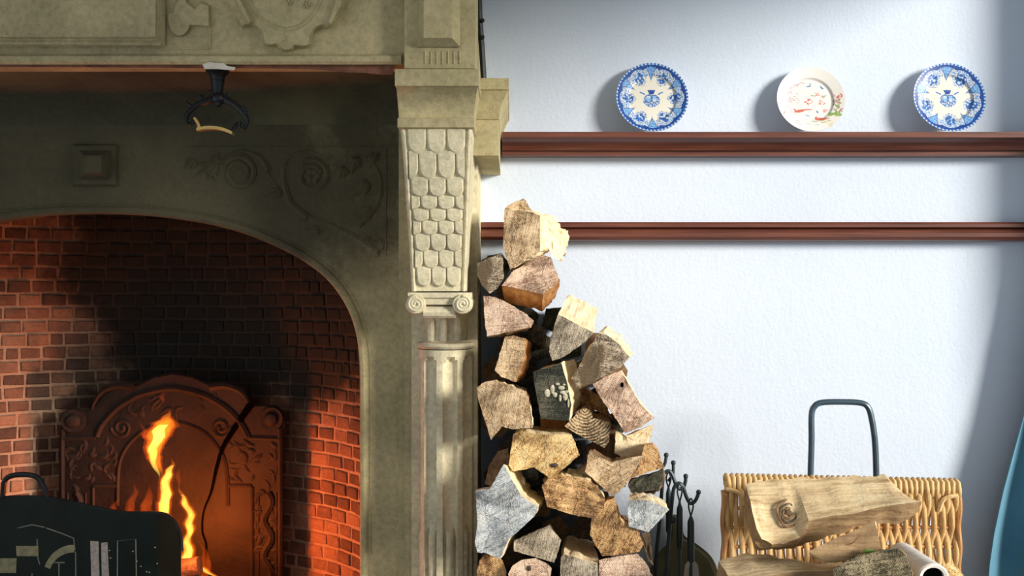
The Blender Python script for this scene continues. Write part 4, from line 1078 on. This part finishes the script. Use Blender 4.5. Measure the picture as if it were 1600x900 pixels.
# ---------------------------------------------------------------- fire tools and bellows
DT = 2.98
tz = 450 + HC / DT * F
st = thing('fire_tool_stand', 'black iron fire tool stand with curled ball-tipped hooks beside the log stack', 'tool stand', Vector((P(1040, 0, DT).x, DT - D, 0)))
def bar(pts, d, r=.0055): return MB().tube(smooth_path([P(x, y, d) for x, y in pts], 5), r, 8)
obj('hook_bar', bar([(1034, tz - 10), (1041, 900), (1046, 830), (1050, 785), (1053, 763), (1060, 755), (1067, 760), (1072, 775), (1078, 786), (1085, 784), (1090, 775), (1091.5, 768)], DT), 'tool_iron', st)
obj('hook_bar', bar([(1018, tz - 10), (1024, 900), (1030, 820), (1036, 747), (1040, 738), (1046, 736), (1051, 743), (1056, 757), (1062, 764), (1068, 761), (1071, 752), (1071.5, 744)], DT + .05), 'tool_iron', st)
obj('hook', bar([(1031, 752), (1034, 733), (1039, 724), (1041, 713)], DT + .07, .005), 'tool_iron', st); obj('hook', bar([(1044, 752), (1050, 744), (1052, 735), (1052, 724)], DT + .07, .005), 'tool_iron', st)
for x, y, d in ((1091.5, 769, DT), (1071.5, 744, DT + .05), (1041, 711, DT + .07), (1052, 723, DT + .07)): obj('ball_tip', MB().blob(P(x, y, d), .0075, .0075, .0075, 10), 'tool_iron', st)
obj('ball_tip', MB().blob(P(1051, 812, DT - .008), .009, .008, .011, 10), 'tool_iron', st)
cb = P(1030, tz - 10, DT)
obj('base', MB().lathe([(.001, .03), (.04, .03), (.07, .015), (.08, 0), (.001, 0)], (cb.x + .02, cb.y + .02, 0), 'Z', 20), 'tool_iron', st)
def tool(name, label, cat, x, y0, yn, yh0, yh1, yend, d, hw, blade=None):
    t_ = thing(name, label, cat, P(x, yend, d), 'fire tools on the stand')
    loop = [(x, yn), (x - 3.5, yn - (yn - y0) * .5), (x - 2.5, y0 + 4), (x, y0), (x + 2.5, y0 + 4), (x + 3.5, yn - (yn - y0) * .5), (x, yn)]
    obj('hanging_loop', MB().tube(smooth_path([P(a, b_, d) for a, b_ in loop], 4), .0026, 6), 'tool_iron', t_)
    pr = [(.001, yn - 2), (.0035, yn), (.004, yh0 - 4), (hw / F * d, yh0 + 4), (hw * 1.05 / F * d, (yh0 + yh1) / 2), (hw / F * d, yh1 - 3), (.004, yh1 + 2), (.001, yh1 + 3)]
    c = P(x, 0, d); c.z = 0
    obj('handle', MB().lathe([(r_, P(0, y, d).z) for r_, y in pr], c, 'Z', 12), 'tool_iron', t_)
    obj('shaft', MB().tube([P(x, yh1 - 2, d), P(x, yend, d)], .0045, 8), 'tool_iron', t_)
    if blade == 'shovel':
        rs = []
        for y, w0, dp in ((yh1 - 2, 6, 0), (yh1 + 4, 10, .004), (yh1 + 20, 12, .010), (yh1 + 90, 17, .012), (yend, 18, .004)):
            rs.append([P(x + 1 + w0 * s_, y, d - .006 + dp * (1 - s_ * s_)) for s_ in (-1, -.5, 0, .5, 1)] + [P(x + 1 + w0 * s_, y, d - .003 + dp * (1 - s_ * s_)) for s_ in (1, .5, 0, -.5, -1)])
        o = obj('blade', MB().rings(rs), 'steel', t_); o['label'] = 'pale steel shovel blade'
    if blade == 'hook': obj('poker_tip', MB().tube([P(x, yend - 4, d), P(x + 2, yend + 6, d), P(x + 12, yend + 2, d)], [.005, .005, .002], 6), 'tool_iron', t_)
    if blade == 'brush': obj('bristles', MB().lathe([(.006, P(0, yend - 70, d).z), (.022, P(0, yend - 50, d).z), (.026, P(0, yend, d).z)], c, 'Z', 12), 'leather', t_)
tool('fire_shovel', 'fire shovel with pale steel blade hanging from the end hook', 'fire shovel', 1079.5, 779, 806, 811, 879, 1060, DT - .02, 5.4, 'shovel')
tool('fire_poker', 'black iron poker with thin shaft hanging beside the shovel', 'poker', 1062, 756, 784, 791, 856, 1080, DT - .005, 4.8, 'hook')
tool('hearth_brush', 'dark-handled hearth brush hanging half behind the stand upright', 'brush', 1044.5, 738, 762, 767, 832, 1070, DT + .065, 4.2, 'brush')
DBW = 3.12
bz = 450 + HC / DBW * F
be = thing('bellows', 'olive green rounded bellows leaning on the wall behind the fire tools', 'bellows', Vector((P(1062, 0, DBW).x, DBW - D, 0)))
bo = sp2([(1046, 806), (1048, 828), (1046, 846), (1032, 860), (1018, 884), (1010, 915), (1012, 960), (1030, 1010), (1052, 1050), (1066, 1060), (1080, 1050), (1103, 1005), (1119, 950), (1120, 910), (1114, 884), (1104, 868), (1090, 856), (1076, 846), (1065, 838), (1062, 822), (1060, 806)], 4)
obj('front_board', MB().rings([[P(x, y, DBW) for x, y in bo], [P(x, y, DBW - .012) for x, y in bo], [P(x, y, DBW - .016) for x, y in inset(bo, 3)]]), 'bellows_green', be, ang=.5)
bo2 = inset(bo, 3)
obj('leather_sides', MB().rings([[P(x, y, DBW + .0005) for x, y in bo2], [P(x, y, DBW + .035) for x, y in bo2]]), 'leather', be)
obj('back_board', MB().rings([[P(x + 4, y - 2, DBW + .036) for x, y in bo], [P(x + 4, y - 2, DBW + .048) for x, y in bo]]), 'bellows_green', be, ang=.5)
obj('nozzle', MB().tube([P(1066, 1055, DBW + .02), P(1066, bz - 2, DBW + .02)], [.02, .009], 10), 'brass', be)

# ---------------------------------------------------------------- log trolley and wicker basket
DK = 2.78
tr = thing('log_trolley', 'tubular steel trolley with tall hoop handle standing behind the wicker basket', 'trolley', Vector((P(1318, 0, DK + .11).x, DK + .11 - D, 0)))
dh = DK + .11; kz = 450 + HC / dh * F
hp = [(1266, kz - 60), (1266, 800), (1266.5, 742), (1268, 690), (1268, 650), (1272, 636), (1284, 629), (1318, 628), (1344, 629.5), (1356, 636), (1362, 655), (1367, 690), (1369, 742), (1369, 800), (1369, kz - 60)]
obj('hoop_handle', MB().tube(smooth_path([P(x, y, dh) for x, y in hp], 6), .0085, 10), 'rail_blue', tr)
obj('axle', MB().tube([P(1240, kz - 36, dh), P(1395, kz - 36, dh)], .008, 8), 'rail_blue', tr)
for x in (1245, 1390):
    c = P(x, kz - 36, dh); mb = MB(); mb.lathe([(.001, -.012), (.05, -.012), (.068, -.010), (.0685, .010), (.05, .012), (.001, .012)], c, 'X', 20); obj('wheel', mb, 'black_iron', tr)

bk = thing('wicker_basket', 'honey coloured wicker log basket with high woven back panel', 'basket', Vector((P(1315, 0, 2.9).x, 2.9 - D, 0)))
BX0, BX1, BT, BB = 1131, 1498, 745, 1180
mb = MB(); nst = 9; ys_ = [764 + 30 * k for k in range(14)]
for y in ys_: mb.tube([P(BX0 + 4, y, DK), P(BX1 - 2, y, DK)], .0052, 6)
bp_ = obj('back_panel', mb, 'wicker', bk)
zbot = .03
def rod_mesh(ph):
    mb = MB(); pth = []; z0 = P(0, 752, DK).z; n = 56
    for i in range(n + 1):
        y = 752 + (1180 - 752) * i / n; pth.append(Vector((.0012 * math.sin(i * .8 + ph), .0065 * math.cos(PI * (y - 764) / 30 / 1.5 + ph), P(0, y, DK).z - z0)))
    mb.tube(pth, .0076, 6)
    me = bpy.data.meshes.new('willow_rod'); me.from_pydata(mb.v, [], mb.f); me.materials.append(MATS['wicker' if int(ph * 10) % 2 else 'wicker_pale'])
    me.polygons.foreach_set('use_smooth', [True] * len(me.polygons)); return me
RM = [rod_mesh(0), rod_mesh(PI * .72), rod_mesh(PI * 1.3)]
rr = random.Random(9); nrod = 50
for k in range(nrod):
    x = BX0 + 5 + (BX1 - BX0 - 9) * k / (nrod - 1)
    o = bpy.data.objects.new('willow_rod', RM[(k + (k // 2)) % 3]); COL.objects.link(o); place(o, bp_, P(x + rr.uniform(-.8, .8), 752, DK))
    o.rotation_euler = (0, rr.uniform(-.006, .006), 0)
bme = []
for v in range(3):
    mb = MB(); mb.tube([Vector((.004, -.004, -.034)), Vector((.001, -.013, -.015)), Vector((0, -.012, .004)), Vector((-.002, 0, .010)), Vector((-.003, .012, .002)), Vector((-.005, .012, -.02))], [.0062, .0070, .0072, .0070, .0066, .005], 6)
    me = bpy.data.meshes.new('border_strand'); me.from_pydata(mb.v, [], mb.f); me.materials.append(MATS['wicker_pale']); me.polygons.foreach_set('use_smooth', [True] * len(me.polygons)); bme.append(me)
bd = obj('top_border', MB().tube([P(BX0 + 3, BT + 6.5, DK), P(BX1 - 2, BT + 14, DK)], .008, 8), 'wicker', bk)
for k in range(44):
    u = k / 43; o = bpy.data.objects.new('border_strand', bme[k % 3]); COL.objects.link(o)
    place(o, bd, P(BX0 + 5 + (BX1 - BX0 - 9) * u, BT + 3 + 8 * u, DK)); o.rotation_euler = (0, rr.uniform(-.12, .12), 0)
for x, y, sg in ((BX0 + 3, 764, 1), (BX1 - 3, 774, -1)):
    obj('binding', MB().tube(smooth_path([P(x, y, DK - .015), P(x + sg * 12, y + 2, DK - .018), P(x + sg * 22, y + 8, DK - .016), P(x + sg * 28, y + 24, DK - .012)], 4), .006, 6), 'wicker_pale', bk)
    pth = [P(x - sg * 3 + 1.2 * math.sin(i * .9), y + 2 + i * 9, DK - .004) for i in range(46)]
    obj('corner_post', MB().tube(pth, .0085, 8), 'wicker', bk)
# woven front and sides of the box, below the picture
DKF = 2.36; ztop_ = .46
xa, xb, ya, ybk = P(1133, 0, DK).x - .0, P(1497, 0, DK).x, DKF - D, DK - D
for (p0, p1) in (((xa, ya), (xb, ya)), ((xa, ya), (xa, ybk)), ((xb, ya), (xb, ybk))):
    mb = MB(); nn = 30; L = math.hypot(p1[0] - p0[0], p1[1] - p0[1]); ux, uy = (p1[0] - p0[0]) / L, (p1[1] - p0[1]) / L
    rows_ = 22
    for q in range(rows_):
        z = .02 + (ztop_ - .04) * q / (rows_ - 1); pth = []
        for i in range(nn + 1):
            s_ = L * i / nn; off_ = .006 * math.cos(PI * i / 2 + (q % 2) * PI); pth.append(Vector((p0[0] + ux * s_ - uy * off_, p0[1] + uy * s_ + ux * off_, z)))
        mb.tube(pth, .0105, 6)
    obj('woven_side', mb, 'wicker', bk)
obj('bottom', MB().box(xa + .01, xb - .01, ya + .01, ybk - .01, .012, .03), 'wicker', bk)

# split logs lying in the basket
def long_log(st_, d_t, d_c, d_b, d_k, mats, label, seed, rough=.006):
    """log lying sideways: stations (x, top row, crease row, bottom row)"""
    sub = []
    for i in range(len(st_) - 1):
        for k in range(4):
            u = k / 4; sub.append(tuple(st_[i][j] + (st_[i + 1][j] - st_[i][j]) * u for j in range(4)))
    sub.append(st_[-1]); rs = []; tags = []
    for i, (x, yt, yc, yb_) in enumerate(sub):
        A, B_, C_, K = P(x, yt, d_t), P(x, yc, d_c), P(x, yb_, d_b), P(x, (yt + yb_) / 2, d_k)
        A.x = B_.x = C_.x = K.x = P(x, 0, d_c).x
        ring = [A.lerp(B_, u) for u in (0, .2, .4, .6, .8)] + [B_.lerp(C_, u) for u in (0, .34, .67)] + [C_.lerp(K, u) for u in (0, .5)] + [K.lerp(A, u) for u in (0, .5)]
        cc = (A + B_ + C_ + K) / 4
        ring = [p + (p - cc).normalized() * rough * (noise.noise(Vector((x * .035, j * .8, seed))) + .6 * noise.noise(Vector((x * .11, j * 1.7, seed + 3)))) for j, p in enumerate(ring)]
        rs.append(ring)
    mb = MB(); mb.rings(rs, caps=False); n = 12
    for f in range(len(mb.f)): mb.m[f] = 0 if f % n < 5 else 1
    mb.add(rs[0], [tuple(range(n))], 1); mb.add(rs[-1], [tuple(range(n))], 1)
    return tag(obj('split_log', mb, mats, ang=.5), label, 'log', 'split logs in the wicker basket')
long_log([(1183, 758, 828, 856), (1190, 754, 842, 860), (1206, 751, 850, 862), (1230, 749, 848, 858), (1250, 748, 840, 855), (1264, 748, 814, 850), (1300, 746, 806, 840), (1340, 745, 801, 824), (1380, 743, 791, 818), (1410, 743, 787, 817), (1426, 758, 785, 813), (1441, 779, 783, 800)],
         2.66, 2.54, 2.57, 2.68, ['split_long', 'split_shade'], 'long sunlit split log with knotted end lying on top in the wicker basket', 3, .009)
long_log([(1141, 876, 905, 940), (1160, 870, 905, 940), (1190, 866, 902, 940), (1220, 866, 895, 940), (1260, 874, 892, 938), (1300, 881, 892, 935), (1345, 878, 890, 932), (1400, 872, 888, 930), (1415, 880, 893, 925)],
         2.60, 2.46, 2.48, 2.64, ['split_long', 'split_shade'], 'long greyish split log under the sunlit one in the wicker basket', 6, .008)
log([(1262, 862), (1300, 844), (1340, 827), (1367, 815), (1373, 838), (1378, 862), (1340, 874), (1290, 878)], 2.46, (-4, 6), .05, 'split_shade', 'split_long', 'splintered brown wedge propped between the logs in the wicker basket', seed=61, group='split logs in the wicker basket', rough=.007)
log([(1300, 890), (1340, 868), (1380, 860), (1405, 857), (1414, 866), (1426, 896), (1424, 930), (1310, 930)], 2.39, (2, -4), .06, 'end_weathered', 'split_shade', 'dark weathered log end beside the white hollow roll', seed=62, group='split logs in the wicker basket')
log([(1476, 884), (1482, 879), (1498, 888), (1508, 902), (1508, 925), (1478, 925)], 2.52, (0, 2), .12, 'end_yellow', 'split_long', 'small pale stick end in the basket corner', seed=63, group='split logs in the wicker basket')
# gnarled knot at the end of the top log
tl = next(o for o in COL.objects if str(o.get('label', '')).startswith('long sunlit'))
ORG[tl.name] = tl.location.copy()
rr = random.Random(31)
def on_top(x, y, h=.009): return P(x, y, 2.66 - (y - 749) / 100 * .12 - h)
def pline(pts, r): return MB().tube(smooth_path(pts, 4), r, 6, flat=.6)
for rr_, n_ in ((17, 0), (12, 1), (7, 2)):
    pts = [on_top(1232 + rr_ * math.cos(a) * 1.0 + 2 * math.sin(3 * a + n_), 802 + rr_ * 1.25 * math.sin(a), .008 + .001 * n_) for a in (2 * PI * k / 14 for k in range(13))]
    obj('knot_ring', pline(pts, .0036), ('side_brown', 'bark', 'side_brown')[n_], tl)
obj('knot', MB().blob(on_top(1232, 803, .008), .010, .005, .012, 10), 'bark', tl)
# rolled paper and leaf
c = P(1458, 902, 2.45); mb = MB()
rs = []
for (q, yy) in ((.0335, .20), (.0335, 0), (.030, -.004), (.0235, -.002), (.0225, .02), (.0225, .20)):
    rs.append([c + Vector((q * 1.12 * math.cos(a), yy, q * math.sin(a))) for a in (2 * PI * k / 24 for k in range(24))])
mb.rings(rs, caps=False); mb.rings([rs[0], rs[-1]], caps=False)
o = tag(obj('paper_roll', mb, 'paper_white'), 'hollow white roll with black core lying in the wicker basket', 'roll')
obj('plug', MB().lathe([(.001, .004), (.0228, .004), (.0228, .19), (.001, .19)], c, 'Y', 20), 'crack_black', o)  # black plug added to darken the inside of the hollow roll
mb = MB(); mb.rings([[P(1418, 866, 2.69), P(1424, 858, 2.69), P(1432, 866, 2.69), P(1436, 900, 2.69), P(1424, 900, 2.69)], [P(1418, 866, 2.71), P(1424, 858, 2.71), P(1432, 866, 2.71), P(1436, 900, 2.71), P(1424, 900, 2.71)]])
tag(obj('paper_scrap', mb, 'paper_white'), 'scrap of white paper sticking up beside the hollow roll', 'paper')
mb = MB(); mb.tube([P(1348, 864, 2.44), P(1354, 861, 2.44), P(1362, 861, 2.44), P(1370, 862, 2.44)], [.002, .007, .006, .001], 6, flat=.4)
tag(obj('green_leaf', mb, 'leaf_green'), 'small green leaf caught between the logs in the basket', 'leaf')

# ---------------------------------------------------------------- curtain in the corner
edge = [(2.7, 1.70), (1.6, 1.66), (1.25, 1.62), (1.05, 1.58), (.93, 1.555), (.80, 1.52), (.68, 1.487), (.55, 1.457), (.45, 1.442), (.25, 1.435), (.02, 1.43)]
def ex(z):
    for (z0, x0), (z1, x1) in zip(edge, edge[1:]):
        if z1 <= z <= z0: u = (z0 - z) / (z0 - z1); return x0 + (x1 - x0) * u
    return edge[-1][1]
mb = MB(); rs = []
for i in range(61):
    z = 2.7 - 2.68 * i / 60; x0 = ex(z); r_ = []
    for k in range(41):
        u = k / 40; x = x0 + (XR - .02 - x0) * u
        y = -.075 - .028 * math.cos(u * 14 + .5 * math.sin(z * 2)) * (.35 + .65 * min(1, (2.7 - z) / 1.2)) - .01 * noise.noise(Vector((u * 4, z * 3, 2)))
        r_.append(Vector((x, y, z)))
    r_ += [p + Vector((0, .006, 0)) for p in r_[::-1]]
    rs.append(r_)
mb.rings(rs)
tag(obj('curtain', mb, 'curtain_cloth'), 'pale blue curtain gathered in the corner beside the wicker basket', 'curtain')
